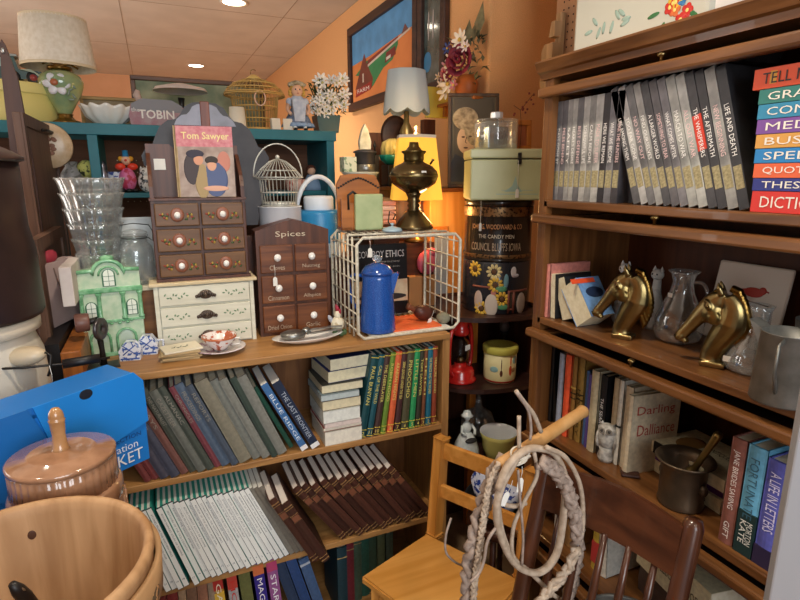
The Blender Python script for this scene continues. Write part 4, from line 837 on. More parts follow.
# flower arrangement in teal pot
p = onT(326, 2.52); fp = thing('potted_flowers', 'white artificial lilies with dark foliage in a dark teal pot', 'potted plant', p)
MB().prism([(-.045, 0), (.045, 0), (.055, .075), (-.055, .075)], -.045, .045).build('pot', mat('#1C4C50', .4), fp)
m = MB(); rnd = random.Random(3)
LV = mat('#4A5830', .7, kind='noise', col2='#33401F', scale=30)
def leafy(m, c, L, w, a, b):
    M = Matrix.Translation(c) @ Euler((a, 0, b)).to_matrix().to_4x4()
    P = [M @ Vector(q) for q in ((0, 0, 0), (w, L*.4, .003), (0, L, -.004), (-w, L*.4, .003), (0, L*.45, .008))]
    v = [m.b.verts.new(q) for q in P]; fs = [m.b.faces.new((v[0], v[1], v[4])), m.b.faces.new((v[1], v[2], v[4])), m.b.faces.new((v[2], v[3], v[4])), m.b.faces.new((v[3], v[0], v[4]))]
    for f in fs: f.material_index = m.m
for k in range(150):
    a = rnd.uniform(0, 6.28); r_ = rnd.uniform(.0, .085); z_ = rnd.uniform(.07, .22)
    leafy(m, (r_*math.cos(a), r_*.7*math.sin(a), z_), rnd.uniform(.02, .045), .006, rnd.uniform(-.5, 1.3), a-1.57)
for k in range(14):
    a = rnd.uniform(0, 6.28); m.tube([(0, 0, .06), (.05*math.cos(a), .04*math.sin(a), .15), (.075*math.cos(a), .05*math.sin(a), .21)], .002, 4)
m.build('foliage', LV, fp)
def bloom(par, c, s, mt, n=6, face=(R(75), 0, 0), nm='blossom', hm=None):
    m = MB(); m.X = Matrix.Translation(c) @ Euler(face).to_matrix().to_4x4()
    for k in range(n):
        a = 2*math.pi*k/n
        m.ball((s*.55*math.cos(a), s*.55*math.sin(a), s*.12), (s*.5, s*.22, s*.06), 8, (0, -.35, a))
    b = m.build(nm, mt, par)
    if hm: h_ = MB(); h_.X = Matrix.Translation(c) @ Euler(face).to_matrix().to_4x4(); h_.ball((0, 0, s*.15), (s*.2, s*.2, s*.15), 8); h_.build('flower_heart', hm, b)
    return b
for k in range(40):
    a = rnd.uniform(2.6, 6.8); r_ = rnd.uniform(.02, .09)
    bloom(fp, (r_*math.cos(a), -abs(r_*.6*math.sin(a))-.02, rnd.uniform(.075, .235)), rnd.uniform(.021, .031), mat('#F0ECE4', .6), 6, (R(rnd.uniform(50, 110)), 0, rnd.uniform(-.6, .6)), hm=mat('#B8B070', .6))
# items on the middle teal shelf
def onM(px, y=2.48): p = at(px, 190, y=y); return Vector((p.x, y, 1.4385))
p = at(56, 145, y=2.30); o = thing('decorated_plate', 'beige plate with brown floral picture hanging left of the pegboard', 'plate', (p.x-.035, 2.36, p.z+.0), 0, None); o.scale = (.85, 1, .85)
m = MB().lathe([(.0, .004), (.06, .004), (.088, -.002), (.095, -.006), (.092, -.002), (.06, .008), (0, .008)], 48, rot=(R(90), 0, 0)); m.build('plate_disc', mat('#D8C0A0', .3, kind='noise', col2='#C4A884', scale=30), o)
m = MB(); [m.ball((.035*math.cos(k*1.9)*(.5+.08*k), -.0085, .035*math.sin(k*1.9)*(.5+.08*k)), (.012, .0008, .009), 8, (0, k, 0)) for k in range(8)]; m.build('floral_picture', mat('#8A5C44', .5), o)
cw = thing('clown_figurine', 'pink bodied clown figurine with blue hat and red bow', 'figurine', onM(129, 2.46))
MB().ball((0, 0, .05), (.032, .03, .046), 20).build('pink_body', mat('#D070A0', .4, kind='spots', col2='#B83C58', scale=30), cw)
MB().ball((-.022, 0, .100), (.02, .012, .014), 10).ball((.022, 0, .100), (.02, .012, .014), 10).build('bow', mat('#E04028', .4), cw)
hd = MB().ball((0, 0, .125), (.018, .017, .019), 14).build('head', mat('#E8B898', .4), cw); MB().ball((0, -.018, .124), .005, 8).build('red_nose', mat('#D02C28', .3), hd)
MB().ball((-.018, 0, .13), .010, 8).ball((.018, 0, .13), .010, 8).build('hair_tufts', mat('#E0A030', .7), cw)
MB().lathe([(.014, .138), (.011, .142), (.010, .162), (0, .163)], 14).build('hat', mat('#2C7CA8', .4), cw)
m = MB(); [m.ball((.028*math.cos(k*.9+.3), .024*math.sin(k*.9+.3), .008), (.012, .012, .008), 8) for k in range(7)]; m.build('dark_base', BLACK, cw)
ow = thing('spotted_owl', 'white spotted ceramic owl beside the clown figurine', 'figurine', onM(147, 2.46)); MB().ball((0, 0, .04), (.03, .028, .04), 18).ball((0, -.004, .078), (.024, .022, .02), 14).lathe([(.007, 0), (0, .014)], 8, (-.014, 0, .09)).lathe([(.007, 0), (0, .014)], 8, (.014, 0, .09)).build('owl_body', mat('#E8E8E4', .2, kind='spots', col2='#34383C', scale=60, coat=.4), ow)
for (px, nm, lb_, c, c2, s) in ((74, 'bud_vase', 'small mottled grey vase left of the yellow flowers', '#A09C98', '#78746E', 1.), (90, 'flower_ball', 'dark ball of small yellow flowers behind the glass dishes', '#D0CC70', '#3C4028', 1.), (105, 'silver_figure', 'small silvery figurine behind the glass dishes', '#A0A0A8', '#60606C', 1.), (119, 'floral_mug', 'blue and white mug left of the clown figurine', '#DCE0EC', '#4C5CA0', 1.)):
    o = thing(nm, lb_, {'bud_vase': 'vase', 'flower_ball': 'flowers', 'silver_figure': 'figurine', 'floral_mug': 'mug'}[nm], onM(px, 2.50))
    mt = mat(c, .3 if nm != 'flower_ball' else .8, .8 if nm == 'silver_figure' else 0, 'spots', c2, 60)
    if nm == 'bud_vase': MB().lathe([(.022, 0), (.036, .03), (.04, .07), (.02, .1), (.024, .118), (.02, .118), (.012, .1)], 24).build('vase_body', mt, o)
    elif nm == 'flower_ball':
        MB().lathe([(.02, 0), (.025, .03), (.02, .05)], 16).build('holder', BLACK, o); MB().ball((0, 0, .09), .036, 14).build('flower_cluster', mt, o)
    elif nm == 'silver_figure': MB().lathe([(.024, 0), (.02, .01), (.018, .05), (.026, .075), (.012, .09), (.016, .105), (.010, .12), (0, .124)], 18).build('figure_body', mt, o)
    else:
        m = MB(); m.open = 1; m.lathe([(.0001, 0), (.028, 0), (.034, .01), (.034, .08), (.031, .08), (.03, .01), (.0001, .006)], 24); m.build('mug_body', mt, o); MB().tube([(.034, 0, .065), (.052, 0, .06), (.052, 0, .03), (.034, 0, .02)], .004, 6).build('handle', mt, o)
# small doll and basket on the shelf behind the wire cage
p = at(312, 190, y=2.55); o = thing('seated_doll', 'small dark haired doll in pale blue dress in the dark shelf bay', 'doll', (p.x, 2.55, 1.4385))
MB().lathe([(.05, 0), (.045, .02), (.02, .07)], 20).build('dress', mat('#8CA8C8', .8), o); MB().ball((0, 0, .088), .02, 14).build('head', SK, o); MB().ball((0, .006, .094), (.024, .022, .022), 12).build('hair', mat('#5A3020', .8), o)
p = at(300, 190, y=2.5); o = thing('wicker_basket', 'pink and white checked basket in front of the small dark haired doll', 'basket', (p.x-.03, 2.45, 1.4385)); MB().lathe([(.035, 0), (.04, .004), (.046, .05), (.043, .05)], 28).build('basket_body', mat('#D8B4A8', .7, kind='spots', col2='#B4685C', scale=70), o)
# ---- side wall: painting, mirror frame, floral bracket
def wallframe(name, label, y0, y1, z0, z1, fm, pm, fw, cat='painting'):
    o = thing(name, label, cat, (WX-.002, y1, z0), -90)   # local x runs towards the camera, y into the wall
    w, h = y1-y0, z1-z0
    MB().b2(0, w, -.03, 0, 0, fw, .004).b2(0, w, -.03, 0, h-fw, h, .004).b2(0, fw, -.03, 0, fw, h-fw, .004).b2(w-fw, w, -.03, 0, fw, h-fw, .004).build('frame', fm, o)
    MB().b2(fw-.002, w-fw+.002, -.010, -.006, fw-.002, h-fw+.002).build('canvas', pm, o)
    return o
a1, a2 = at(351, 30, x=WX), at(353, 113, x=WX); b1 = at(421, 88, x=WX)
y1, y0 = a1.y, b1.y; z0, z1 = (a2.z+b1.z)/2-.005, a1.z
FD = wood('#4A2E22', '#332018', 'x', .5, 20)
pn = wallframe('farm_painting', 'large framed naive farm painting with blue sky and red barns', y0, y1, z0, z1, FD, mat('#E08A4C', .7, kind='noise', col2='#D07A40', scale=5), .055)
W, H = y1-y0, z1-z0
def pp(pts, c, nm, k): 
    MB().prism([(u*W, v*H) for u, v in pts], -.0102-.0006*k, -.0094, 'y').build(nm, mat(c, .7, kind='noise', col2=shade(c, .88), scale=8), pn)
e = .05; E_ = .95
pp([(e, .55), (.35, .56), (.7, .60), (E_, .62), (E_, .9), (e, .9)], '#5E9CD0', 'sky', 1)
pp([(.10, .42), (.3, .52), (.75, .58), (.75, .52), (.68, .40), (.55, .36), (.4, .22), (.35, .2), (.3, .35)], '#3E8C58', 'meadow', 2)
pp([(.10, .25), (.3, .25), (.38, .2), (.40, .3), (.3, .5), (.26, .62), (.20, .48)], '#7C4030', 'barn', 3)
pp([(.10, .16), (.36, .19), (.38, .28), (.12, .24)], '#A83428', 'barn_front', 4)
pp([(.23, .3), (.25, .3), (.25, .4), (.23, .4)], '#E8D8C8', 'barn_door', 5)
pp([(.3, .47), (.75, .56), (.75, .6), (.32, .52)], '#8C3C34', 'long_shed', 3)
pp([(.32, .45), (.9, .60), (.9, .62), (.32, .475)], '#E0D0C0', 'shed_roof', 4)
pp([(.58, .4), (.72, .44), (.72, .52), (.6, .5)], '#8C3830', 'small_barn', 4)
pp([(.80, .60), (.84, .68), (.88, .61)], '#7C5048', 'distant_gable', 4)
pp([(.60, .42), (.66, .43), (.66, .46), (.6, .45)], '#E8E0D4', 'small_barn_door', 5)
text('FARM', mat('#F0E4DC', .6), pn, (.24*W, -.0135, .215*H), w=.2*W, h=.045*H)
b1 = at(420, 92, x=WX); b2 = at(449, 82, x=WX)
dp_ = wallframe('dark_picture', 'dark brown framed night scene with tall reflections beside the farm painting', b2.y, b1.y-.02, b1.z-.03, 2.62, FD, mat('#34403C', .1, kind='noise', col2='#5C6A68', scale=12, coat=.6), .05, 'picture')
MB().ball((.09, -.0105, .16), (.045, .0008, .05), 14).build('blue_reflection', mat('#3C7CA8', .5), dp_)  # blue and pale reflected glow painted as colour over the dark canvas
for q in (0, 1): MB().ball((.10+.05*q, -.0108, .33), (.008, .0008, .07), 12).build('pale_reflection', mat('#B0A8A4', .5), dp_)
wf = at(469, 62, x=WX-.05)
fl = thing('wall_bouquet', 'silk flower bouquet with big dark red rose on wooden wall shelf', 'flower arrangement', (WX-.0, wf.y, wf.z-.16), -90); fl.scale = (1.15, 1, 1.15)
MB().b2(-.16, .13, -.11, -.001, -.012, 0, .003).b2(-.14, -.12, -.09, -.001, -.05, -.012).b2(.09, .11, -.09, -.001, -.05, -.012).build('wall_shelf', wood('#B06A2C', '#8C4E1E', 'x', .4), fl)
MB().lathe([(.03, 0), (.045, .02), (.05, .06), (.035, .09)], 20, (.0, -.06, 0)).build('orange_pot', mat('#B8642C', .5), fl)
m = MB(); rnd = random.Random(5)
for k in range(60):
    a = rnd.uniform(0, 6.28); leafy(m, (rnd.uniform(-.12, .1), -.06+rnd.uniform(-.04, .04), rnd.uniform(.05, .22)), rnd.uniform(.03, .05), .008, rnd.uniform(-.4, 1.4), a)
for (x_, z_, L, a) in ((.04, .2, .11, 1.2), (.075, .21, .13, 1.4), (.0, .2, .09, 1.5)): 
    leafy(m, (x_, -.06, z_), L, .026, a, .3)
m.build('foliage', mat('#8C8460', .7, kind='noise', col2='#4C4C34', scale=20), fl)
def rose(c, s, mt):
    m = MB(); m.X = Matrix.Translation(c) @ Euler((R(80), 0, R(30))).to_matrix().to_4x4()
    for ring, n in ((0, 4), (1, 6), (2, 8)):
        for k in range(n):
            a = 2*math.pi*k/n+ring*.4; r_ = s*(.18+.32*ring); m.ball((r_*math.cos(a), r_*math.sin(a), s*(.5-.16*ring)), (s*.1, s*(.2+.12*ring), s*(.32)), 8, (0, .5*ring*.9, a))
    m.build('rose', mt, fl)
rose((.055, -.13, .125), .055, mat('#7C1C34', .6, kind='noise', col2='#5C1028', scale=30))
rose((-.05, -.12, .095), .026, mat('#8C2440', .6)); rose((-.09, -.11, .11), .022, mat('#C87884', .6))
for (x_, z_, s, c, n) in ((.05, .2, .04, '#E8E0D0', 8), (.09, .17, .024, '#E0D4D4', 6), (-.06, .13, .024, '#C890A0', 5), (.01, .05, .024, '#C47888', 5), (-.12, .1, .018, '#D8C4B4', 5), (.0, .19, .026, '#5C2038', 6), (-.02, .085, .024, '#6C1C38', 6), (-.035, .06, .045, '#F0E8D8', 6), (-.06, .035, .04, '#EDE4D0', 6), (-.02, .12, .03, '#E4DCD0', 6), (-.075, .075, .022, '#D8B0B4', 5), (-.03, .155, .022, '#D8D0C4', 5), (-.045, .19, .025, '#3A4C8C', 6), (.0, .16, .02, '#E8E4DC', 5), (-.1, .07, .02, '#E4D8CC', 5)):
    bloom(fl, (x_, -.13, z_), s, mat(c, .6), n, (R(80), 0, .3), hm=mat('#C8A850', .6))
# ---- things between the teal shelving and wall corner
dk = thing('side_cabinet', 'dark cabinet beyond the wire rack carrying pots and bowls', 'cabinet', (.80, 2.12, FZ)); zc1 = 1.46
MB().b2(0, .27, 0, .3, 0, zc1-FZ, .003).build('body', DARKW('z'), dk); MB().b2(-.006, .276, -.006, .3, zc1-FZ-.016, zc1-FZ-.0005, .003).build('top_board', DARKW('x'), dk)
def onC(px, y): p = at(px, 160, y=y); return Vector((p.x, y, zc1))
p = onC(360, 2.2); o = thing('enamel_basin', 'greenish white enamel basin on the dark cabinet behind rack', 'basin', p); m = MB(); m.open = 1; m.lathe([(.0001, 0), (.06, 0), (.072, .05), (.08, .056), (.078, .059), (.068, .052), (.055, .006), (.0001, .005)], 32); m.build('basin_bowl', mat('#D0D8CC', .3), o)
o = MB().b2(-.035, .02, -.03, .03, 0, .06, .002).build('tea_tin', mat('#D4DCC8', .5, kind='spots', col2='#7C9C7C', scale=40), None, p+Vector((-.045, .0, .0595))); tag(o, 'small pale green patterned tin standing in the enamel basin', 'tin')
MB().b2(-.05, .05, -.04, .04, .0, .003).build('x', WHITE).name = 'card_sheet'; q_ = bpy.data.objects['card_sheet']; q_.location = p+Vector((0, 0, .0555)); tag(q_, 'flat white card lying across the enamel basin rim', 'card')
o = thing('dark_pot', 'dark grey metal pot with lid standing above the enamel basin', 'pot', p+Vector((.022, 0, .059))); MB().lathe([(.04, 0), (.043, .004), (.044, .03), (.04, .032)], 28).build('pot_base', mat('#8C8C88', .35, .8), o); MB().lathe([(.04, .032), (.042, .036), (.042, .075), (.05, .078), (.05, .082), (.03, .09), (0, .092)], 28).build('pot_body', mat('#4C4C50', .4, .5), o)
p2 = p+Vector((.022, 0, .151)); o = thing('toy_iron', 'white miniature sad iron standing upright on the dark pot', 'miniature', p2); MB().prism([(-.024, 0), (.024, 0), (.026, .03), (.014, .075), (0, .1), (-.014, .075), (-.026, .03)], -.008, .01).build('iron_plate', mat('#DCDCD0', .5, kind='noise', col2='#A8AC98', scale=25), o); MB().tube([(0, .01, .02), (0, .03, .03), (0, .03, .06), (0, .01, .07)], .005, 6).build('handle', IRON, o)
p = onC(393, 2.25); o = thing('shell_planter', 'yellow and teal glazed shell planter in front of oval mirror', 'planter', (p.x, 2.25, zc1+.0)); MB().b2(-.04, .04, -.04, .04, 0, .09, .003).build('stand', BLACK, o); MB().lathe([(.03, .09), (.055, .11), (.062, .13), (.058, .132)], 36, flute=(12, .05)).build('teal_bowl', mat('#1C8C7C', .2, coat=.5), o); MB().lathe([(.05, .128), (.052, .16), (.045, .185), (.02, .2), (0, .2)], 48, flute=(12, .07)).build('yellow_top', mat('#D8C878', .25, coat=.5), o)
MB().lathe([(.006, .0), (.004, .03), (.008, .035), (.001, .06)], 10, (-.085, .0, .13)).b2(-.1, -.07, -.01, .01, 0, .13).build('dark_finial', BLACK, o)
p = at(399, 118, y=2.32); sl = thing('scalloped_lamp', 'lamp with large pale blue grey scalloped shade in front of painting', 'lamp', (p.x+.055, 2.36, zc1)); sl.scale = (1.1, 1.1, 1.0)
MB().lathe([(.04, 0), (.045, .01), (.02, .03), (.015, .2), (.03, .24), (.012, .28), (.010, .33)], 24).build('lamp_base', mat('#8C7C50', .3, .6), sl)
m = MB(); m.open = 1; m.lathe([(.098, .335), (.094, .37), (.078, .50), (.075, .502), (.077, .50), (.092, .37), (.096, .335), (.098, .335)], 48, flute=(8, .02))
for v in m.b.verts:
    if v.co.z < .345: v.co.z -= .02*abs(math.cos(4*math.atan2(v.co.y, v.co.x)))
m.build('scalloped_shade', mat('#B4C4CC', .7), sl)
p = at(397, 135, y=2.44); o = thing('oval_mirror', 'oval dark framed mirror behind the yellow shell planter', 'mirror', (p.x, 2.46, p.z)); MB().lathe([(.062, -.006), (.075, 0), (.062, .006)], 36, rot=(R(90), 0, 0), sy=1.2).build('mirror_frame', FD, o); MB().lathe([(0, -.007), (.061, -.007)], 36, rot=(R(90), 0, 0)).build('mirror_glass', mat('#B8B8A8', .05, 1), o, (0, -.012, 0)); MB().b2(-.02, .02, -.01, .01, zc1-p.z, -.06).build('mirror_stand', FD, o)
o = MB().b2(.935, 1.20, 2.46, 2.50, FZ, 1.70).build('board', wood('#7A4A2C', '#5A3420', 'z', .5)); tag(o, 'reddish brown board panel behind the yellow canvas', 'panel')
p = at(430, 104, y=2.42); o = MB().b2(-.058, .058, -.008, .008, -.07, .07, .002).build('yellow_canvas', mat('#E4CC54', .7), None, (p.x+.045, 2.44, p.z+.01)); tag(o, 'blank yellow square canvas beneath the wall bouquet', 'canvas')
o = MB().b2(p.x-.03, p.x+.03, 2.42, 2.46, FZ, p.z-.0701).build('wooden_prop', DARKW('z')); tag(o, 'narrow dark wooden prop carrying the yellow canvas', 'prop')
# pine cabinet under portrait
pc_ = at(447, 188, y=2.06); ztp = pc_.z
pc_.x -= .06
pcab = thing('pine_cabinet', 'orange pine cabinet standing in the wall corner under the portrait', 'cabinet', (pc_.x-.02, 2.06, FZ))
wpc = 1.355-(pc_.x-.02)
MB().b2(0, wpc, 0, .30, 0, ztp-FZ-.016, .002).build('body', wood('#E09A4C', '#C87E34', 'z', .5, 20), pcab)
MB().b2(-.006, wpc, -.008, .30, ztp-FZ-.016, ztp-FZ, .002).build('top_board', wood('#8C5028', '#6E3C1C', 'x', .4), pcab)
d = MB().b2(.01, .09, -.006, .0, .5, ztp-FZ-.16, .002).build('glazed_door', wood('#C87830', '#A8601F', 'z', .4), pcab)
MB().b2(.02, .08, -.008, -.006, .55, ztp-FZ-.2, 0).build('glass_pane', mat('#8C9094', .1, coat=.6), d)
# portrait
p = at(438, 188, y=2.08)
pr = frame('framed_portrait', 'grey framed sepia portrait of person in feathered headdress on pine cabinet', (pc_.x+.075, 2.08, ztp+.001), .215, .39, -6, -22, wood('#5A4634', '#3E3024', 'z', .5), mat('#6C6454', .6, kind='noise', col2='#565044', scale=12), .014, .016)
_n = set(bpy.data.objects)
MB().b2(.02, .155, .004, .0075, .02, .315).build('mat_board', mat('#4C4840', .6), pr)
MB().ball((.09, .0035, .17), (.034, .002, .05), 20).build('painted_face', mat('#C4A890', .6), pr)
MB().ball((.085, .0025, .245), (.045, .002, .04), 20).ball((.11, .0025, .2), (.03, .002, .05), 16).build('painted_headdress', mat('#B8AC94', .7, kind='noise', col2='#7C705C', scale=60), pr)
MB().prism([(.03, .022), (.15, .022), (.15, .09), (.11, .13), (.09, .10), (.05, .12), (.03, .08)], .001, .004).build('painted_coat', mat('#2E3440', .6), pr)
MB().b2(.078, .102, .0015, .003, .09, .13).build('painted_neck', mat('#B89C84', .6), pr)
m = MB().ball((.077, .001, .18), (.006, .0012, .003), 8).ball((.102, .001, .182), (.006, .0012, .003), 8).ball((.086, .001, .142), (.008, .0012, .003), 8); m.tube([(.089, .001, .18), (.084, .001, .162), (.09, .001, .158)], .0014, 5); m.build('painted_features', mat('#4A3430', .6), pr)
for q_ in set(bpy.data.objects)-_n:
    q_.scale = (1.22, 1, 1.17)
    if q_.name.startswith('painted'): q_.location.x = -.03
# yellow lit lamp
p = at(427, 200, y=2.0); yl = thing('lit_lamp', 'lit lamp with warm yellow panelled shade behind the oil lamp', 'lamp', (.965, 2.01, 1.24))
o = MB().b2(.80, 1.03, 1.97, 2.05, FZ, 1.239).build('small_table', DARKW('x')); tag(o, 'small dark stand under the lit yellow lamp', 'stand')
MB().lathe([(.045, 0), (.05, .008), (.018, .02), (.014, .12), (.02, .16)], 24).build('lamp_base', BRd, yl)
m = MB(); m.open = 1; m.lathe([(.115, .17), (.082, .415), (.081, .415), (.114, .17), (.115, .17)], 6, rot=(0, 0, R(12)), sm=False); m.build('panelled_shade', mat('#F0B440', .8, trans=.0, emit=.75), yl)
m = MB(); m.open = 1; m.lathe([(.083, .405), (.084, .418), (.081, .418), (.081, .405), (.083, .405)], 6, rot=(0, 0, R(12)), sm=False); m.build('shade_rim', mat('#DCD0C0', .6), yl)
MB().ball((0, 0, .24), .022, 12).build('bulb', mat('#FFE0A0', .5, emit=12), yl)
MB().lathe([(.01, .415), (.012, .425), (.004, .435), (.010, .448), (0, .458)], 14).build('finial', mat('#B8A890', .3, .7), yl)
point('lamp_glow', (.93, 1.99, 1.70), 3.0, (1, .62, .25), .05)
point('lamp_glow', (.99, 1.93, 1.36), 2.5, (1, .62, .25), .04)
o = thing('folded_cloths', 'pile of folded pink and peach cloths left of oil lamp stem', 'cloth pile', (.80, 1.955, 1.32));
for k in range(5): MB().b2(-.04, .05, -.012, .012, .018*k, .018*k+.016, .006).build('folded_cloth', mat(['#D89880', '#E8B4A0', '#D8A08C', '#E4BCA8', '#D08C78'][k], .9), o)
o = MB().b2(.755, .86, 1.94, 1.968, 1.2, 1.319).build('cloth_box', DARKW('x')); tag(o, 'dark box directly beneath the folded pink cloths', 'box')
tag(MB().b2(.755, .86, 1.94, 1.968, FZ, 1.1999).build('dark_pedestal', DARKW('z')), 'slim dark pedestal right behind the low bookcase', 'pedestal')
# brown carton seen through rack, pink bag
tag(MB().b2(.90, 1.02, 1.93, 1.965, FZ, 1.11, .002).build('cardboard_carton', mat('#A87444', .8)), 'brown cardboard carton seen through the right side of wire rack', 'carton')
o = thing('fabric_bag', 'crumpled pink plastic bag seen through the wire rack', 'bag', (.985, 1.93, 1.111)); MB().ball((0, .015, .05), (.045, .02, .05), 14).ball((.02, .015, .09), (.025, .018, .02), 10).build('bag_body', mat('#D06070', .35, kind='noise', col2='#B84C60', scale=14), o)
# ---- corner shelf unit
cs = thing('corner_shelf', 'dark wooden quarter round corner shelf between the two bookcases', 'corner shelf', (WX-.004, 2.05, FZ))
Q = []
for k in range(11): a = math.pi/2*k/10; Q.append((-.44+.0*k, -.36)) if False else None
arc = [(-.44*math.sin(math.pi/2*k/10)**.6 if k else 0, -.42*math.cos(math.pi/2*k/10)**.6 if k < 10 else 0) for k in range(11)]
for z in (.40, .70, .985): MB().prism([(0, 0)]+arc, z-FZ-.018, z-FZ, 'z').build('shelf', wood('#3E2620', '#2A1814', 'x', .4), cs)
MB().b2(-.44, 0, -.006, 0, 0, 1.0-FZ).build('back_panel', wood('#54301E', '#3C2014', 'z', .5), cs)
MB().b2(-.006, 0, -.42, 0, 0, 1.0-FZ).build('back_panel', wood('#54301E', '#3C2014', 'z', .5), cs)
p = at(475, 250, y=1.96); tag(MB().b2(p.x-.016, p.x+.016, 1.94, 1.97, FZ, at(475, 192, y=1.95).z+.1, .002).build('pine_post', wood('#D88A38', '#B86C24', 'z', .45)), 'slim orange pine post left of the candy tin', 'post')
# lantern
ln = thing('hurricane_lantern', 'red metal hurricane lantern on the dark corner shelf', 'lantern', (1.062, 1.79, .7005), 25)
RD = mat('#B8201C', .25, coat=.6)
MB().lathe([(.062, 0), (.066, .006), (.062, .014), (.056, .02), (.056, .045), (.045, .058), (.025, .064), (.024, .075)], 32).build('fuel_tank', RD, ln)
m = MB()
for sx in (-1, 1): m.tube(cr([(sx*.05, 0, .03), (sx*.072, 0, .06), (sx*.078, 0, .13), (sx*.066, 0, .21), (sx*.03, 0, .235)], 5), .0085, 8)
m.build('side_tubes', RD, ln)
MB().lathe([(.03, .19), (.034, .20), (.03, .215), (.026, .22), (.028, .245), (.03, .248), (.02, .262), (.012, .268), (0, .27)], 28).build('chimney_cap', RD, ln)
m = MB(); m.open = 1; m.lathe([(.026, .078), (.038, .10), (.042, .13), (.036, .165), (.028, .19), (.0265, .19), (.0345, .165), (.0405, .13), (.0365, .10), (.0245, .078)], 28); m.build('glass_globe', mat('#F4F4F4', .03, trans=1, ior=1.2), ln)
MB().lathe([(.012, .075), (.014, .09), (.006, .1), (0, .1)], 14).build('burner', BRASS, ln)
MB().tube([(.07*math.cos(t), 0, .2+.12*math.sin(t)) for t in [math.pi*k/14 for k in range(15)]], .0016, 5).build('bail_handle', IRON, ln)
MB().b2(-.034, -.006, -.048, -.044, .14, .16).build('label', PAPERW, ln)
# yellow lidded tin
yt = thing('utensil_tin', 'cream canister with yellow lid and printed kitchen utensils on corner shelf', 'canister', (at(501, 386, y=1.72).x, 1.735, .7005), -20)
MB().lathe([(.060, 0), (.062, .003), (.064, .02), (.066, .13)], 40).build('tin_body', mat('#E4DCA8', .4), yt)
MB().lathe([(.0625, .0035), (.0632, .016)], 40).build('red_band', mat('#C83C2C', .4), yt); yt.children[-1].modifiers.new('s', 'SOLIDIFY').thickness = .001
MB().lathe([(.068, .118), (.070, .12), (.071, .142), (.068, .146), (.05, .147), (.04, .143), (0, .143)], 40).build('lid', mat('#C8C45C', .4), yt)
def onr(m, a, r, z, s): m.ball((r*math.sin(a), -r*math.cos(a), z), s, 10, (0, 0, a))
m = MB(); onr(m, -.15, .0645, .045, (.006, .0015, .014)); onr(m, -.15, .0655, .08, (.002, .0015, .025)); m.build('printed_fork', mat('#5A3424', .5), yt)
m = MB(); onr(m, .45, .0645, .055, (.007, .0015, .022)); onr(m, .45, .0655, .095, (.003, .0015, .02)); m.build('printed_spatula', mat('#D85028', .5), yt)
m = MB(); onr(m, .68, .065, .055, (.012, .0015, .009)); onr(m, .9, .066, .09, (.006, .0015, .012)); m.build('printed_spoon', mat('#B08454', .5), yt)
m = MB(); onr(m, .8, .0652, .095, (.016, .001, .016)); onr(m, -.6, .065, .06, (.018, .001, .012)); m.build('printed_patches', mat('#9CC8C8', .5), yt)
# figurine on / behind tin
p = at(507, 330, y=1.86); o = thing('clown_bust', 'small silvery bust figurine behind the yellow lidded canister', 'figurine', (p.x, 1.88, .7005)); MB().lathe([(.03, 0), (.032, .01), (.014, .03), (.012, .13), (.022, .15)], 18).build('pedestal', IRON, o); MB().ball((0, 0, .17), (.022, .02, .026), 14).lathe([(.018, .185), (.01, .205), (0, .21)], 12).build('bust_head', mat('#8C8484', .3, .4), o)
# tins and box
def onS(px, z, y): p = at(px, 200, y=y); return Vector((p.x, y, z))
c1 = Vector((1.222, 1.80, .9855)); 
st_ = thing('sunflower_tin', 'large dark tin painted with sunflowers and hens under the candy tin', 'tin', c1)
r1 = .132
MB().lathe([(r1-.002, 0), (r1, .003), (r1, .198), (r1-.004, .202), (0, .202)], 56).build('tin_body', mat('#20242C', .25, coat=.5), st_)
def cyl_patch(a, z, w, h, mt, nm, par, r=r1, t=.0015, round_=True, n=10):
    m = MB(); m.ball((r*math.sin(a), -r*math.cos(a), z), (w, t+w*w/(2*r)*1.2, h), 14, (0, 0, a)); return m.build(nm, mt, par)
for (a, z) in ((-.65, .165), (-.6, .115), (-.4, .06), (-1.25, .17), (-1.0, .02)):
    m = MB()
    for k in range(10):
        an = 2*math.pi*k/10; aa = a+.021*math.cos(an)/r1; m.ball((r1*math.sin(aa), -r1*math.cos(aa), z+.021*math.sin(an)), (.010, .003, .006), 8, (0, -an, aa))
    sf = m.build('sunflower', mat('#D8B040', .5) if a != -.65 else mat('#D8C890', .5), st_); cyl_patch(a, z, .010, .010, mat('#5A3A1C', .6), 'flower_heart', sf, r1+.001, .002)
for (a, z, w, h, c, nm) in ((-.05, .10, .022, .012, '#4E8C68', 'leaf'), (.08, .13, .010, .028, '#6C98A8', 'leaf'), (.02, .03, .022, .012, '#4E8C68', 'leaf'), (.3, .165, .012, .02, '#C8C8CC', 'butterfly'), (.36, .15, .016, .008, '#B8B8C4', 'butterfly'), (-.32, .035, .026, .045, '#C4B8AC', 'hen'), (-.72, .05, .018, .04, '#B8A498', 'hen'), (.62, .04, .024, .042, '#A49890', 'hen'), (-.27, .085, .01, .012, '#B8786C', 'hen_head')): cyl_patch(a-.38, z, w, h, mat(c, .5), nm, st_, r1-.0005)
m = MB(); 
for a0, a1_, z in ((-1.3, -.75, .105), (-.23, .5, .09), (-.23, -.05, .02)):
    m.tube([((r1+.0005)*math.sin(a), -(r1+.0005)*math.cos(a), z) for a in [a0+(a1_-a0)*k/10 for k in range(11)]], .004, 5)
for a in (-.21, -.05): m.tube([((r1+.0005)*math.sin(a), -(r1+.0005)*math.cos(a), z) for z in (.005, .09)], .005, 5)
m.build('painted_fence', mat('#7C4438', .5), st_)
ct = thing('candy_tin', 'tall black candy tin with gold lettering above the sunflower tin', 'tin', c1+Vector((0, 0, .2025)))
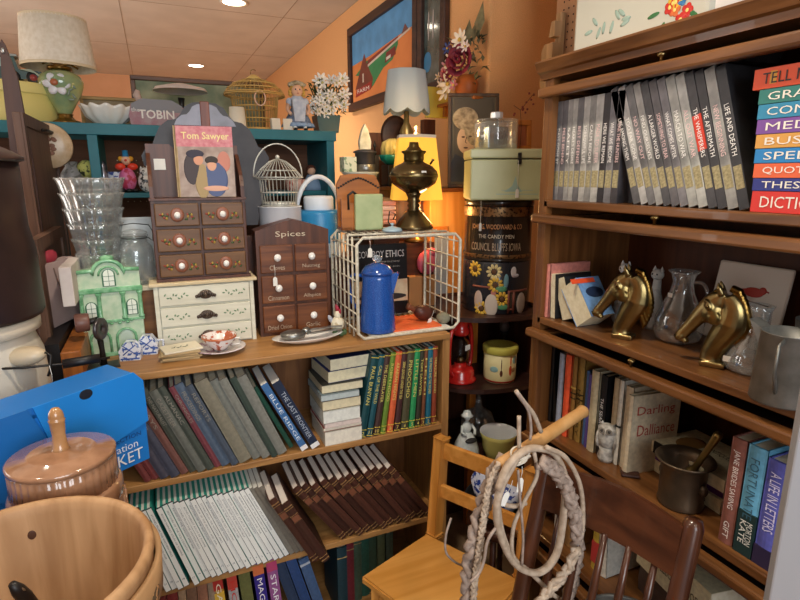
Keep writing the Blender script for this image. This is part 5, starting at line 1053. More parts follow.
MB().lathe([(r1, 0), (r1+.001, .002), (r1+.001, .008), (r1-.002, .012), (r1-.002, .205), (r1+.002, .208), (r1+.002, .226), (r1-.002, .229), (0, .229)], 60).build('tin_body', mat('#2A2420', .25, .3, coat=.5), ct)
a_ = MB(); a_.open = 1; a_.lathe([(r1+.0006, .012), (r1+.0012, .014), (r1+.0012, .024), (r1+.0006, .026)], 60); a_.lathe([(r1+.0006, .168), (r1+.001, .17), (r1+.001, .2), (r1+.0006, .202)], 60); a_.build('gold_bands', mat('#8C6C48', .35, .7, kind='spots', col2='#3A2C20', scale=110), ct)
def curved_text(s, a0, a1_, z, h, mt, par, r):
    o = text(s, mt, par, (0, 0, z), (0, 0, 0), w=1.0, h=h)
    for v in o.data.vertices:
        a = a0+(v.co.x+.5)*(a1_-a0); zz = v.co.y; v.co = Vector(((r)*math.sin(a), -(r)*math.cos(a), zz))
curved_text("JOHN G. WOODWARD & CO", -1.4, .12, .128, .024, mat('#C08A5C', .4), ct, r1+.0006)
curved_text('THE CANDY MEN', -1.15, -.12, .095, .014, mat('#C8BCA8', .4), ct, r1+.0006)
curved_text('COUNCIL BLUFFS IOWA', -1.4, .12, .056, .03, mat('#A8947C', .4), ct, r1+.0006)
price_tag(Vector((1.085, 1.712, 1.335)), 'white price tag hanging at the left side of candy tin', 20, .10)
bx = thing('tin_box', 'pale green hinged metal cash box on top of the candy tin', 'tin box', (1.03, 1.70, 1.4175), -24); bx.scale = (.93, .93, 1)
GB = mat('#AEB088', .4, kind='noise', col2='#A4A67E', scale=8)
MB().b2(0, .335, 0, .22, .0, .142, .006).build('box_body', GB, bx); MB().b2(-.003, .338, -.004, .222, .145, .178, .006).build('lid', mat('#B6B890', .4), bx)
MB().b2(.176, .19, -.009, -.003, .125, .165, .002).build('latch', IRON, bx); m = MB().prism([(.13, .03), (.20, .03), (.18, .055), (.172, .085), (.16, .05)], -.0008, .001).b2(.10, .26, -.0008, .001, .020, .023).b2(.12, .24, -.0008, .001, .034, .036); m.build('faint_drawing', mat('#8CA498', .5), bx)
price_tag(bx.location+Matrix.Rotation(R(-24), 3, 'Z') @ Vector((.165, -.014, .04)), 'white string tag hanging from the latch of the green box', 0, .10)
gc_ = thing('glass_canister', 'clear glass canister with silver lid knob on the green box', 'jar', (1.17, 1.76, 1.5955)); gc_.scale = (.86, .86, .92)
m = MB(); m.open = 1; m.lathe([(.0001, 0), (.088, 0), (.092, .005), (.092, .10), (.086, .106), (.083, .106), (.088, .098), (.088, .006), (.0001, .004)], 40); m.build('glass_body', GLASS, gc_); MB().lathe([(.090, .1065), (.092, .108), (.09, .116), (.03, .12), (.0, .121)], 40).build('glass_lid', GLASS, gc_); MB().lathe([(.024, .121), (.027, .124), (.027, .142), (.024, .145), (0, .145)], 8, sm=False).build('knob', mat('#E4E8EC', .2, .3), gc_)
MB().b2(-.05, .05, -.02, .02, .004, .09, .004).build('foil_packet', mat('#C8D0D8', .25, .8, kind='noise', col2='#A0B0BC', scale=30), gc_)
o = frame('framed_print', 'small orange wooden frame standing right of glass canister', (1.262, 1.78, 1.5955), .075, .115, -5, -15, wood('#C87A34', '#A8601F', 'z', .4), mat('#A8603C', .6), .02, .016)
o = thing('dried_berries', 'sprig of dried dark red berries above the orange frame', 'dried sprig', (1.265, 1.74, 1.5955)); m = MB(); m.tube([(0, 0, 0), (-.005, -.01, .08), (-.02, -.02, .14), (.03, -.03, .20)], .0012, 4); m.tube([(-.02, -.02, .14), (-.05, -.02, .155)], .001, 4); m.build('twig', mat('#5A3420', .7), o); m = MB(); rnd = random.Random(2); [m.ball((rnd.uniform(-.05, .04), -.02, rnd.uniform(.12, .2)), .004, 6) for k in range(12)]; m.build('berries', mat('#7C2418', .4), o)
# carved wooden hanger at the pegboard edge
p = at(540, 70, x=1.33); wh = thing('wooden_hanger', 'weathered carved wooden rack hanging at the left edge of pegboard', 'wall rack', (1.375, 1.66, 1.60), 0)
LW = wood('#B8956C', '#94744E', 'z', .7)
MB().b2(-.02, .0, -.0, .028, .07, .46, .002).build('long_board', LW, wh); MB().prism([(0, .19), (.045, .2), (.06, .22), (.06, .34), (.045, .36), (0, .36)], -.05, -.02, 'x').build('carved_block', LW, wh)
MB().prism([(0, .38), (.03, .38), (.02, .43), (0, .43)], -.045, -.02, 'x').build('upper_block', LW, wh); MB().tube([(-.03, .06, .18), (-.035, .07, .26), (-.03, .064, .33)], .004, 6).build('iron_hook', IRON, wh)
# ================================================================ right bookcase: objects
def onR(px, py, z, dx=0, dy=0): p = at(px, py, z=z); return Vector((p.x+dx, p.y+dy, z+.0006))
# bread box and white pot on top
yb0 = at(570, 58, x=1.02).y; yb1 = at(706, 20, x=1.02).y
bb = thing('bread_box', 'white enamel bread box painted with bright flowers on the bookcase top', 'bread box', (1.02, yb0-.005, RBT), -90)
Wb = yb0-yb1
EN = mat('#C6C6B8', .08, coat=.7)
MB().b2(0, Wb, 0, .24, 0, .20, .012).build('box_body', EN, bb)
def floral(x, z, s, seed, par):
    rnd = random.Random(seed)
    for k in range(9):
        a = rnd.uniform(0, 6.28); r_ = rnd.uniform(0, s); c = ['#C8342C', '#E0B838', '#3C7CB4', '#C8342C', '#D87038'][k % 5]
        m = MB()
        for q in range(5): m.ball((x+r_*math.cos(a)+.008*math.cos(q*1.257), -.0006, z+r_*math.sin(a)+.008*math.sin(q*1.257)), (.0065, .0008, .0065), 8)
        f = m.build('painted_flower', mat(c, .15), par)
        MB().ball((x+r_*math.cos(a), -.001, z+r_*math.sin(a)), (.004, .0008, .004), 8).build('flower_heart', mat('#F0DC80', .2), f)
    m = MB(); [m.ball((x+s*1.2*math.cos(q), -.0005, z+s*1.1*math.sin(q)), (.016, .0006, .005), 8, (0, -q, 0)) for q in (0.3, 1.1, 2.4, 3.3, 4.1, 5.0, 5.7)]; m.build('painted_leaves', mat('#3C7444', .15), par)
floral(Wb*.79, .045, .045, 4, bb)
m = MB(); [m.ball((Wb*.3+.03*math.cos(q)*2, -.0005, .05+.016*math.sin(q*2)), (.014, .0006, .005), 8, (0, q, 0)) for q in range(9)]; m.build('faded_leaves', mat('#9CB4A8', .15), bb)
MB().tube([(Wb*.62, -.002, .13), (Wb*.62, -.02, .13), (Wb*.68, -.02, .125), (Wb*.68, -.002, .125)], .004, 6).build('handle', IRON, bb)
yp = at(733, 15, x=1.10).y; o = thing('white_canister', 'plain white ceramic pot beside the floral bread box', 'pot', (1.10, yp, RBT)); MB().lathe([(.055, 0), (.066, .02), (.07, .1), (.064, .16), (.06, .165), (0, .166)], 36).build('pot_body', CHINA, o)
o = MB().b2(1.0, 1.14, .42, .56, RBT, RBT+.03, .003).build('wooden_tray', DARKW('y')); tag(o, 'dark wooden tray at the right end of the bookcase top', 'tray')
# cats
for k, (px, py, lbn) in enumerate(((621, 318, 'white cat figurine with spotted face behind the first brass horse'), (653, 322, 'slender white cat figurine with long neck left of the glass pitcher'))):
    o = thing('cat_figurine', lbn, 'figurine', (1.17 if k == 0 else 1.2, at(px, py, x=1.17 if k == 0 else 1.2).y, ZB+.0006), -80, 'pair of white cat figurines')
    z = .14 if k == 0 else .135
    m = MB().lathe([(.022, 0), (.026, .01), (.022, .06), (.012, .10), (.010, z)], 18); m.ball((0, -.002, z+.012), (.017, .015, .015), 14).ball((0, -.014, z+.007), (.007, .006, .005), 10)
    for sx in (-1, 1): m.lathe([(.006, 0), (.0, .013)], 8, (sx*.010, 0, z+.022))
    m.build('cat_body', mat('#D4D4D0', .3, kind='spots', col2='#C0BEBC', scale=40), o)
    for sx in (-1, 1): MB().ball((sx*.006, -.0155, z+.014), (.0025, .0015, .0025), 8).build('eye', BLACK, o)
# brass horse bookends
def horse(name, label, P, s, rz, grp):
    h = thing(name, label, 'horse head', P, rz, grp); h.scale = (s, s, s)
    m = MB()
    m.tube(cr([(-.002, 0, .0), (-.004, 0, .025), (.010, 0, .062), (.027, 0, .100), (.028, 0, .135), (.012, 0, .160)], 5), [.024-.0004*i for i in range(6)]+[.023+.0012*i for i in range(10)]+[.032-.0012*i for i in range(10)], 16, flat=.72)
    m.tube(cr([(.014, 0, .160), (-.008, 0, .146), (-.034, 0, .112), (-.056, 0, .078), (-.072, 0, .054)], 4), [.017, .019, .021, .023, .0235, .023, .0215, .020, .0185, .017, .0155, .0145, .014, .0138, .0138, .0135, .012], 16, flat=.74)
    m.ball((-.012, 0, .122), (.024, .021, .028), 16, (0, R(30), 0))
    m.ball((-.071, 0, .056), (.013, .013, .011), 14, (0, R(-30), 0)).ball((-.060, 0, .047), (.009, .010, .006), 12)
    m.b2(-.024, .028, -.021, .021, 0, .012, .002)
    for sy in (-1, 1):
        m.ball((-.018, sy*.0195, .136), (.009, .004, .005), 10, (0, R(35), 0))
        m.ball((-.020, sy*.018, .145), (.014, .004, .003), 10, (0, R(40), 0)); m.ball((-.006, sy*.018, .112), (.014, .005, .016), 10)
        m.tube([(.004, sy*.012, .165), (-.003, sy*.015, .180), (-.006, sy*.013, .193)], [.007, .0065, .0012], 8)
    m.build('horse_bust', BRASS, h, rem=.0022, smooth_it=4)
    m = MB()
    for k in range(11):
        t = k/10; x = .014+.036*math.sin(math.pi*.62*(1-t)+.45); z = .062+.108*t
        m.tube([(x-.012, 0, z+.010), (x+.004, 0, z+.004), (x+.012, 0, z-.018), (x+.008, 0, z-.03)], [.009, .010, .008, .003], 8, flat=1.1)
    m.tube([(.006, 0, .170), (-.010, 0, .168), (-.018, 0, .152)], [.008, .007, .002], 8)
    m.build('mane', mat('#7C6030', .28, 1, kind='noise', col2='#5C441E', scale=18), h, rem=.002, smooth_it=2)
    for sy in (-1, 1):
        MB().ball((-.0185, sy*.0215, .137), (.0042, .002, .003), 10).build('eye', mat('#4C3C20', .2, 1), h)
        MB().ball((-.080, sy*.008, .058), (.0028, .003, .002), 8).build('nostril', mat('#3A2C18', .4, .8), h)
    return h
horse('brass_horse', 'brass horse head bookend next to the slanted books, white cat behind', onR(614, 340, ZB, .036, .008), .98, -62, 'pair of brass horse bookends')
horse('brass_horse', 'brass horse head bookend between the glass pitcher and glass vase', onR(704, 368, ZB, .03, .005), .96, -64, 'pair of brass horse bookends')
# glassware
def glassware(name, label, cat, P, prof, wall=.002, flute=None, seg=40):
    o = thing(name, label, cat, P)
    m = MB(); m.open = 1
    outer = prof; inner = [(max(r-wall, .0001), z) for r, z in reversed(prof[1:])]
    m.lathe([(.0001, prof[0][1])]+outer+inner+[(.0001, prof[0][1]+.004)], seg, flute=flute)
    m.build('glass_body', GLASS, o); return o
g = glassware('glass_pitcher', 'clear glass pitcher with ruffled lip between the two brass horses', 'pitcher', onR(662, 343, ZB, .05, 0), [(.036, 0), (.05, .008), (.058, .03), (.055, .058), (.039, .098), (.027, .125), (.023, .148), (.028, .168), (.036, .176)])
MB().tube(cr([(.022, 0, .15), (.045, 0, .15), (.058, 0, .12), (.05, 0, .085)], 4), .004, 8).build('handle', GLASS, g, rot=(0, 0, R(-70)))
MB().b2(-.006, .006, -.001, .0005, -.005, .005).build('sticker', PAPERW, g, (-.034, .005, .118), (0, 0, R(-90)))
o = glassware('glass_vase', 'wide based clear glass vase with round price stickers right of second horse', 'vase', onR(738, 376, ZB, .055, .01), [(.042, 0), (.052, .006), (.054, .02), (.046, .045), (.030, .075), (.022, .105), (.022, .13), (.027, .142)])
MB().b2(-.007, .007, -.001, .0005, -.006, .006).build('sticker', PAPERW, o, (-.026, .012, .088), (0, 0, R(-75)))
MB().b2(-.007, .007, -.001, .0005, -.006, .006).build('sticker', PAPERW, o, (-.050, .022, .026), (0, 0, R(-70)))
o = glassware('etched_tumbler', 'tall frosted glass with rippled rim in front of the bird tile', 'glass', onR(752, 345, ZB, .06, 0), [(.026, 0), (.03, .006), (.034, .08), (.04, .125), (.042, .13)], flute=(10, .03))
# bird tile
p = at(712, 300, x=1.27); t_ = thing('bird_tile', 'square cream tile with red bird picture leaning at the shelf back', 'tile', (1.262, p.y+.01, ZB+.0008), 0, None, rot=(R(-10), 0, R(-90)))
t_.scale = (1.2, 1, 1.32)
MB().b2(0, .15, 0, .008, 0, .15, .004).build('tile_body', mat('#D8D0C4', .4), t_)
m = MB().ball((.085, -.0008, .10), (.02, .0012, .009), 12).ball((.102, -.0008, .105), (.008, .0012, .007), 10).prism([(.04, .10), (.07, .096), (.07, .105)], -.0012, .0).tube([(.108, -.001, .105), (.114, -.001, .104)], .0015, 5); m.build('red_bird', mat('#B0382C', .5), t_)
m = MB(); m.tube([(.02, -.0006, .06), (.06, -.0006, .085), (.12, -.0006, .08)], .0012, 5); m.build('painted_branch', mat('#7A6450', .5), t_)
# pan, galvanised measure
o = thing('dark_pan', 'small dark metal pan between glass vase and galvanized measure', 'pan', onR(757, 362, ZB, .065, -.02)); m = MB(); m.open = 1; m.lathe([(.0001, 0), (.02, 0), (.032, .01), (.04, .03), (.038, .03), (.03, .012), (.0001, .004)], 28); m.build('pan_bowl', mat('#5A5654', .4, .6), o)
P = onR(789, 407, ZB, .015, .026); gm = thing('galvanized_measure', 'grey galvanized metal measuring jug at right end of the shelf', 'jug', P, -90)
GV = mat('#8C8C88', .45, .7, kind='noise', col2='#74746F', scale=30)
m = MB(); m.open = 1; m.lathe([(.0001, 0), (.048, 0), (.05, .003), (.044, .128), (.046, .13), (.043, .13), (.046, .006), (.0001, .003)], 40); m.build('jug_body', GV, gm)
MB().prism([(-.042, .128), (-.066, .140), (-.042, .096)], -.015, .015).build('spout', GV, gm)
MB().tube([(.0, -.044, .12), (.0, -.075, .12), (.0, -.08, .07), (.0, -.05, .03)], .006, 8, flat=.5).build('handle', GV, gm, rot=(0, 0, R(20)))
m = MB(); m.open = 1; m.lathe([(.05, .0), (.055, .06), (.0545, .06), (.0495, .0)], 32); o = m.build('metal_cylinder', GV, None, P+Vector((.12, .0, .075))); o.name = 'metal_funnel'; tag(o, 'dull metal funnel stacked behind the galvanized measure', 'funnel')
o = thing('tin_can', 'dull metal can behind the galvanized measure, under the funnel', 'can', P+Vector((.12, 0, 0))); MB().lathe([(.046, 0), (.046, .074), (0, .0745)], 28).build('can_body', GV, o)
# owl, leather scrap, mortar and pestle
P = onR(609, 462, ZC, -.002, .012); ow = thing('stone_owl', 'carved pale stone owl on stump in front of the cream books', 'figurine', P, -60)
ST = mat('#C8C4BC', .7, kind='noise', col2='#8C8880', scale=70, bump=.6)
m = MB().ball((0, 0, .065), (.026, .024, .030), 18).ball((0, -.003, .09), (.024, .022, .017), 16).lathe([(.018, 0), (.022, .012), (.017, .03), (.02, .04)], 14)
for sx in (-1, 1): m.lathe([(.007, 0), (.0, .012)], 8, (sx*.015, 0, .1)).ball((sx*.022, .002, .06), (.008, .018, .026), 12)
m.build('owl_body', ST, ow)
for sx in (-1, 1):
    a_ = MB(); a_.open = 1; a_.lathe([(.005, 0), (.008, .002), (.0085, 0)], 16, (sx*.0095, -.024, .093), (R(90), 0, 0)); a_.build('eye_ring', mat('#8C8478', .7), ow); MB().ball((sx*.0095, -.024, .093), .0042, 10).build('eye', mat('#3C3834', .4), ow)
MB().lathe([(.004, 0), (0, .010)], 8, (0, -.026, .088), (R(150), 0, 0)).build('beak', mat('#8C8478', .6), ow)
o = MB().b2(-.025, .02, -.014, .014, .0, .008, .003).build('leather_case', mat('#3A2018', .5), None, onR(628, 474, ZC, 0, -.01), (0, 0, R(-40))); tag(o, 'small dark leather case lying beside the stone owl', 'case')
P = onR(682, 505, ZC, .005, .01); mo = thing('brass_mortar', 'aged dark brass mortar on the third shelf, pestle inside', 'mortar', P); mo.scale = (1.15, 1.15, 1.12)
MT = mat('#6A5A48', .42, .6, kind='noise', col2='#524436', scale=14)
m = MB(); m.open = 1; m.lathe([(.0001, 0), (.042, 0), (.044, .004), (.042, .012), (.043, .085), (.05, .095), (.056, .10), (.054, .103), (.045, .096), (.038, .085), (.034, .02), (.0001, .012)], 40); m.build('mortar_bowl', MT, mo)
MB().ball((.0, -.046, .052), (.009, .009, .012), 12).ball((0, .046, .052), (.009, .009, .012), 12).build('side_lug', MT, mo)
pe = thing('pestle', 'long brass pestle standing slanted in the brass mortar', 'pestle', P+Vector((.004, .012, .018)), 0, None, rot=(R(24), R(-2), 0)); pe.scale = (1.2, 1.2, 1.22)
MB().lathe([(.0, 0), (.010, .004), (.011, .02), (.007, .04), (.009, .06), (.012, .064), (.009, .068), (.006, .08), (.006, .14), (.008, .165), (.007, .17), (0, .171)], 20).build('pestle_rod', mat('#9C8450', .3, .9), pe)

# ================================================================ corner shelf lower level
P = Vector((1.045, 1.70, .4006)); fl_ = thing('lady_bottle', 'white glazed lady figurine vase in long ruffled skirt on lowest corner shelf', 'figurine', P)
WG = mat('#E8EEEC', .15, kind='noise', col2='#C8D2D0', scale=40, coat=.5)
MB().lathe([(.050, 0), (.052, .008), (.05, .04), (.042, .075), (.03, .10), (.018, .115)], 40, flute=(14, .04, lambda j: j < 3)).build('skirt', WG, fl_)
MB().ball((0, 0, .135), (.02, .017, .026), 14).ball((0, -.002, .178), (.012, .012, .015), 12).tube([(0, 0, .15), (0, 0, .17)], .006, 8).lathe([(.026, .186), (.018, .191), (.013, .204), (0, .208)], 20).build('figure_body', WG, fl_)
MB().tube([(-.02, 0, .145), (-.03, -.014, .125), (-.018, -.03, .115)], .006, 8).tube([(.02, 0, .145), (.03, -.014, .125), (.018, -.03, .115)], .006, 8).build('arm', WG, fl_)
MB().ball((0, -.036, .094), (.026, .012, .009), 14, (R(20), 0, 0)).build('dark_opening', mat('#2C2C2C', .5), fl_)
P = Vector((1.2, 1.86, .4006)); gd = thing('glass_decanter', 'round clear glass decanter shape with tall stopper on lowest corner shelf', 'decanter', P)
m = MB(); m.open = 1; m.lathe([(.0001, 0), (.05, 0), (.07, .03), (.075, .06), (.06, .10), (.02, .125), (.015, .14), (.013, .14), (.018, .122), (.057, .098), (.072, .06), (.067, .03), (.0001, .004)], 36); m.build('glass_body', GLASS, gd)
MB().ball((0, 0, .155), (.014, .014, .018), 14).ball((0, 0, .178), (.008, .008, .01), 10).build('stopper', GLASS, gd)
P = Vector((1.165, 1.655, .4006)); yb_ = thing('yellow_jug', 'pale yellow enamel jug with white scalloped inside on the corner shelf', 'jug', P)
m = MB(); m.open = 1; pr = [(.0001, .0), (.04, .0), (.046, .006), (.062, .05), (.068, .095), (.074, .115), (.071, .115), (.064, .095), (.058, .05), (.042, .009), (.0001, .005)]
m.lathe(pr, 48); m.build('jug_bowl', mat('#C8C070', .2, coat=.4), yb_)
a_ = MB(); a_.open = 1; a_.lathe([(.0425, .012), (.057, .05), (.063, .094), (.0705, .1152), (.0735, .1156)], 48); a_.build('white_lining', mat('#D8DCE0', .2), yb_)

# ================================================================ light oak chair
def beam(m, a, b, w, d, up=Vector((0, 0, 1))):
    a, b = Vector(a), Vector(b); t = (b-a); L = t.length; t.normalize(); s_ = t.cross(up).normalized(); u = s_.cross(t)
    M = Matrix((s_, u, t)).transposed().to_4x4(); M = Matrix.Translation((a+b)/2) @ M
    r = bmesh.ops.create_cube(m.b, size=1); vs = r['verts']; D = Matrix.Diagonal((w, d, L, 1))
    es = list({e for v in vs for e in v.link_edges}); 
    for v in vs: v.co = M @ D @ v.co
    g = bmesh.ops.bevel(m.b, geom=es, offset=min(w, d)*.22, segments=2, affect='EDGES', profile=.5)
    return m
LO = lambda ax='x': wood('#D0944A', '#B87A32', ax, .35, 24, coat=.2)
SZ = .355
lc = thing('wooden_chair', 'light oak ladder back child chair standing before the low bookcase', 'chair', (.745, 1.395, FZ), 0)
sd = Vector((.46, -.888, 0)); fw_ = Vector((-.92, -.39, 0)); wd = .315; dp = .30
def L(s, f, z): v = sd*s+fw_*f; return Vector((v.x, v.y, z-FZ))
for s in (0, wd):
    m = beam(MB(), L(s, 0, FZ), L(s, -.0, SZ), .034, .028, fw_); beam(m, L(s, -.0, SZ-.01), L(s, -.03, .685), .034, .028, fw_); m.build('back_post', LO('z'), lc)
for s in (.02, wd-.02): beam(MB(), L(s, dp-.03, FZ), L(s, dp-.03, SZ-.02), .034, .034, fw_).build('leg', LO('z'), lc)
for z0, hh, of in ((.645, .055, -.026), (.51, .045, -.014)): beam(MB(), L(.012, of, z0), L(wd-.012, of, z0), hh, .016, fw_).build('back_rail', LO('x'), lc)
for z0 in (.1,): beam(MB(), L(.02, .02, z0), L(.02, dp-.05, z0), .025, .016).build('stretcher', LO('x'), lc)
m = MB(); q = [L(-.018, .018, 0), L(wd+.018, .018, 0), L(wd+.03, dp, 0), L(wd*.5, dp+.015, 0), L(-.03, dp, 0)]
m.prism([(v.x, v.y) for v in q], SZ-FZ-.026, SZ-FZ, 'z')
bmesh.ops.bevel(m.b, geom=m.b.edges[:], offset=.006, segments=2, affect='EDGES')
m.build('seat', wood('#D49A50', '#BE8238', 'x', .3, 18, coat=.3), lc, rot=None)
beam(MB(), L(0, .03, SZ-.045), L(0, dp-.04, SZ-.045), .035, .016).build('apron', LO('x'), lc); beam(MB(), L(.03, dp-.035, SZ-.045), L(wd-.03, dp-.035, SZ-.045), .035, .016).build('apron', LO('x'), lc)
# bowls on stack behind the chair
st2 = thing('storage_stool', 'dark low stool under the stacked blue bowl behind the light chair', 'stool', (1.02, 1.43, FZ)); MB().lathe([(.10, .38), (.11, .39), (.11, .41), (.1, .42), (0, .42)], 28).build('seat', DARKW('x'), st2)
for a in (45, 135, 225, 315): MB().tube([(.07*math.cos(R(a)), .07*math.sin(R(a)), .39), (.09*math.cos(R(a)), .09*math.sin(R(a)), 0)], .011, 8).build('leg', DARKW('z'), st2)
o = thing('dark_bowl', 'dark grey metal bowl under the blue and white bowl', 'bowl', (1.02, 1.43, .3205)); m = MB(); m.open = 1; m.lathe([(.0001, 0), (.06, 0), (.095, .03), (.12, .055), (.12, .075), (.117, .075), (.115, .057), (.058, .006), (.0001, .005)], 40); m.build('bowl_body', mat('#30343A', .35, .5), o)
o = thing('blue_bowl', 'blue and white patterned ceramic bowl behind the light chair rails', 'bowl', (1.02, 1.43, .3265)); m = MB(); m.open = 1; m.lathe([(.0001, 0), (.05, 0), (.056, .03), (.085, .07), (.10, .13), (.098, .13), (.08, .072), (.05, .034), (.0001, .03)], 40); m.build('bowl_body', mat('#D4DAEC', .2, kind='spots', col2='#2C4490', scale=45, coat=.5), o)
o = MB().b2(-.10, .10, -.14, .14, 0, .3, .004).build('blue_bin', mat('#2C5C8C', .5), None, (.86, .83, FZ)); tag(o, 'blue storage bin standing on the floor between the two chairs', 'bin')

# ================================================================ dark spindle back chair
DC = lambda ax='z': wood('#54301F', '#3A2016', ax, .28, 24, coat=.3)
dc = thing('spindle_chair', 'dark brown spindle back wooden chair in front of lawyer bookcase', 'chair', (.70, .74, FZ))
A0 = at(548, 466, z=.86); B0 = at(694, 524, z=.875); sv = Vector((B0.x-A0.x, B0.y-A0.y, 0)); wdt = sv.length; sv.normalize(); nv = Vector((sv.y, -sv.x, 0))  # nv towards the seat
if nv.x > 0: nv = -nv
O = Vector((.70, .74, FZ)); SH = .40
def D(s, f, z): v = Vector((A0.x, A0.y, 0))+sv*s+nv*f; return Vector((v.x, v.y, z))-O
rec = .115
for s in (0, wdt):
    m = MB(); m.tube([D(s, .0, .885), D(s, .002, .87), D(s, rec*.4, .70), D(s, rec*.8, .52), D(s, rec, SH)], [.014, .019, .018, .018, .019], 10); m.build('back_post', DC(), dc)
cre = MB(); n = 9
for k in range(n):
    pass
P1 = [D(wdt*(.04+.92*k/(n-1)), -.018*math.sin(math.pi*k/(n-1))+.004, .0) for k in range(n)]
P2 = [D(wdt*(.04+.92*k/(n-1)), -.018*math.sin(math.pi*k/(n-1))+.024, .0) for k in range(n)]
vs = []
for k in range(n):
    top = .868+.012*math.sin(math.pi*k/(n-1)); bot = .775
    ring = [P1[k]+Vector((0, 0, top)), P1[k]+nv*.014+Vector((0, 0, top+.002)), P1[k]+nv*.035+Vector((0, 0, bot)), P1[k]+nv*.020+Vector((0, 0, bot-.002))]
    vs.append([cre.b.verts.new(v) for v in ring])
for a, b in zip(vs, vs[1:]):
    for k in range(4): cre.b.faces.new((a[k], a[(k+1) % 4], b[(k+1) % 4], b[k]))
cre.b.faces.new(vs[0]); cre.b.faces.new(list(reversed(vs[-1]))); cre.build('crest_rail', DC('y'), dc)
for k in range(1, 6):
    s = wdt*k/6; m = MB(); m.tube([D(s, .020, .78), D(s, .045, .68), D(s, .08, .54), D(s, rec, SH)], [.006, .008, .010, .007], 8); m.build('spindle', DC(), dc)
m = MB(); q = [D(-.03, rec-.03, 0), D(wdt+.03, rec-.03, 0), D(wdt+.045, rec+.36, 0), D(-.045, rec+.36, 0)]
m.prism([(v.x, v.y) for v in q], SH-FZ-.03, SH-FZ, 'z'); bmesh.ops.bevel(m.b, geom=m.b.edges[:], offset=.008, segments=2, affect='EDGES'); m.build('seat', DC('y'), dc)
for s, f in ((.02, rec+.02), (wdt-.02, rec+.02), (.02, rec+.32), (wdt-.02, rec+.32)):
    g0 = 1 if s > .1 else -1; m = MB(); m.tube([D(s, f, SH-.02), D(s+.02*g0, f, .12), D(s+.03*g0, f, FZ)], [.016, .020, .012], 10); m.build('leg', DC(), dc)
# galvanised bucket on the seat
v = at(612, 600, z=.62); gb = thing('galvanized_pail', 'galvanized metal pail on the dark chair seat, only its rim showing', 'pail', (v.x-.02, v.y-.06, SH+.0008))
m = MB(); m.open = 1; m.lathe([(.0001, 0), (.075, 0), (.078, .004), (.095, .20), (.099, .204), (.095, .208), (.092, .202), (.075, .008), (.0001, .005)], 44); m.build('pail_body', GV, gb)

# ================================================================ braided whip hanging from the chair post
RY_ = .835
def W_(px, py, y=RY_): return at(px, py, y=y)
wp = thing('braided_whip', 'coiled braided rawhide whip with wooden handle hung over dark chair', 'whip', W_(540, 450))
O2 = wp.location.copy()
HD = mat('#C89A64', .5, kind='noise', col2='#B4844C', scale=20)
BR = mat('#A8968A', .7, kind='noise', col2='#88766A', scale=60); BR2 = mat('#BCAA96', .65, kind='noise', col2='#A08C78', scale=60)
m = MB(); a, b = W_(585, 410, .90), W_(500, 466, .81); m.tube([a-O2, (a*.97+b*.03)-O2, (a*.93+b*.07)-O2, (a*.5+b*.5)-O2, b-O2], [.010, .0155, .0135, .0145, .015], 14); m.build('wooden_handle', HD, wp)
def braid(m, pts, r, n=8, turns=None, strands=4):
    P = cr(pts, n); L_ = sum((b-a).length for a, b in zip(P, P[1:])); turns = L_/(r*5.2)
    # resample
    Q = []; acc = 0; tot = []
    for a, b in zip(P, P[1:]): tot.append(acc); acc += (b-a).length
    tot.append(acc); N = max(12, int(turns*8)); j = 0
    for i in range(N+1):
        s = acc*i/N
        while j < len(tot)-2 and tot[j+1] < s: j += 1
        t = (s-tot[j])/max(1e-9, tot[j+1]-tot[j]); Q.append(P[j].lerp(P[j+1], t))
    vw = Vector((.35, -1, .1)).normalized()
    for k in range(strands):
        pts_ = []
        for i, q in enumerate(Q):
            tg_ = (Q[min(i+1, N)]-Q[max(i-1, 0)]).normalized(); sd_ = tg_.cross(vw).normalized(); u = vw
            ph = 2*math.pi*(turns*i/N+k/strands)
            pts_.append(q+sd_*r*.62*math.sin(ph)+u*r*.42*math.sin(2*ph+k))
        m.tube(pts_, r*.46, 6)
def WP(L_, dy=0): return [W_(x, y, RY_+dy)-O2 for x, y in L_]
m = MB(); braid(m, WP([(507, 458), (496, 470), (487, 495), (478, 525), (471, 560), (469, 590), (468, 625)]), .019); m.build('thick_braid', BR, wp)
m = MB(); braid(m, WP([(540, 462), (556, 470), (568, 490), (575, 515), (578, 545), (574, 575), (566, 605)], -.055), .0165); m.build('thick_braid', BR, wp)
m = MB(); braid(m, WP([(577, 548), (566, 572), (548, 592), (535, 610)], -.075), .013); m.build('thick_braid', BR2, wp)
m = MB(); braid(m, WP([(500, 462), (490, 482), (486, 505), (480, 545), (474, 590), (474, 615)], -.022), .008); m.build('thin_braid', BR2, wp)
def thong(pts, r, dy, fl=1): m = MB(); m.tube(cr(WP(pts, dy), 6), r, 8, flat=fl); m.build('rawhide_thong', BR2 if r > .004 else BR, wp)
thong([(516, 458), (500, 490), (497, 520), (506, 550), (520, 568), (540, 572), (556, 555), (563, 520), (565, 480), (556, 456), (543, 449), (526, 450), (508, 466), (498, 490)], .007, -.045, 1.3)
thong([(508, 462), (499, 495), (502, 530), (514, 558), (530, 572), (548, 590), (560, 600)], .005, -.040)
thong([(534, 452), (537, 475), (525, 500), (514, 525), (512, 550), (518, 566)], .0042, -.045)
thong([(546, 447), (566, 458), (580, 485), (583, 520), (580, 545)], .005, -.06)
thong([(518, 470), (520, 500), (523, 535), (522, 565)], .0028, -.05)
thong([(500, 522), (488, 540), (484, 560), (479, 573), (470, 582)], .0032, -.045)
thong([(451, 518), (446, 535), (446, 552), (455, 562), (468, 568)], .0025, .05)
thong([(516, 391), (524, 402), (534, 415), (541, 432)], .0048, 0); thong([(516, 392), (528, 410), (531, 428), (530, 440)], .003, -.004)
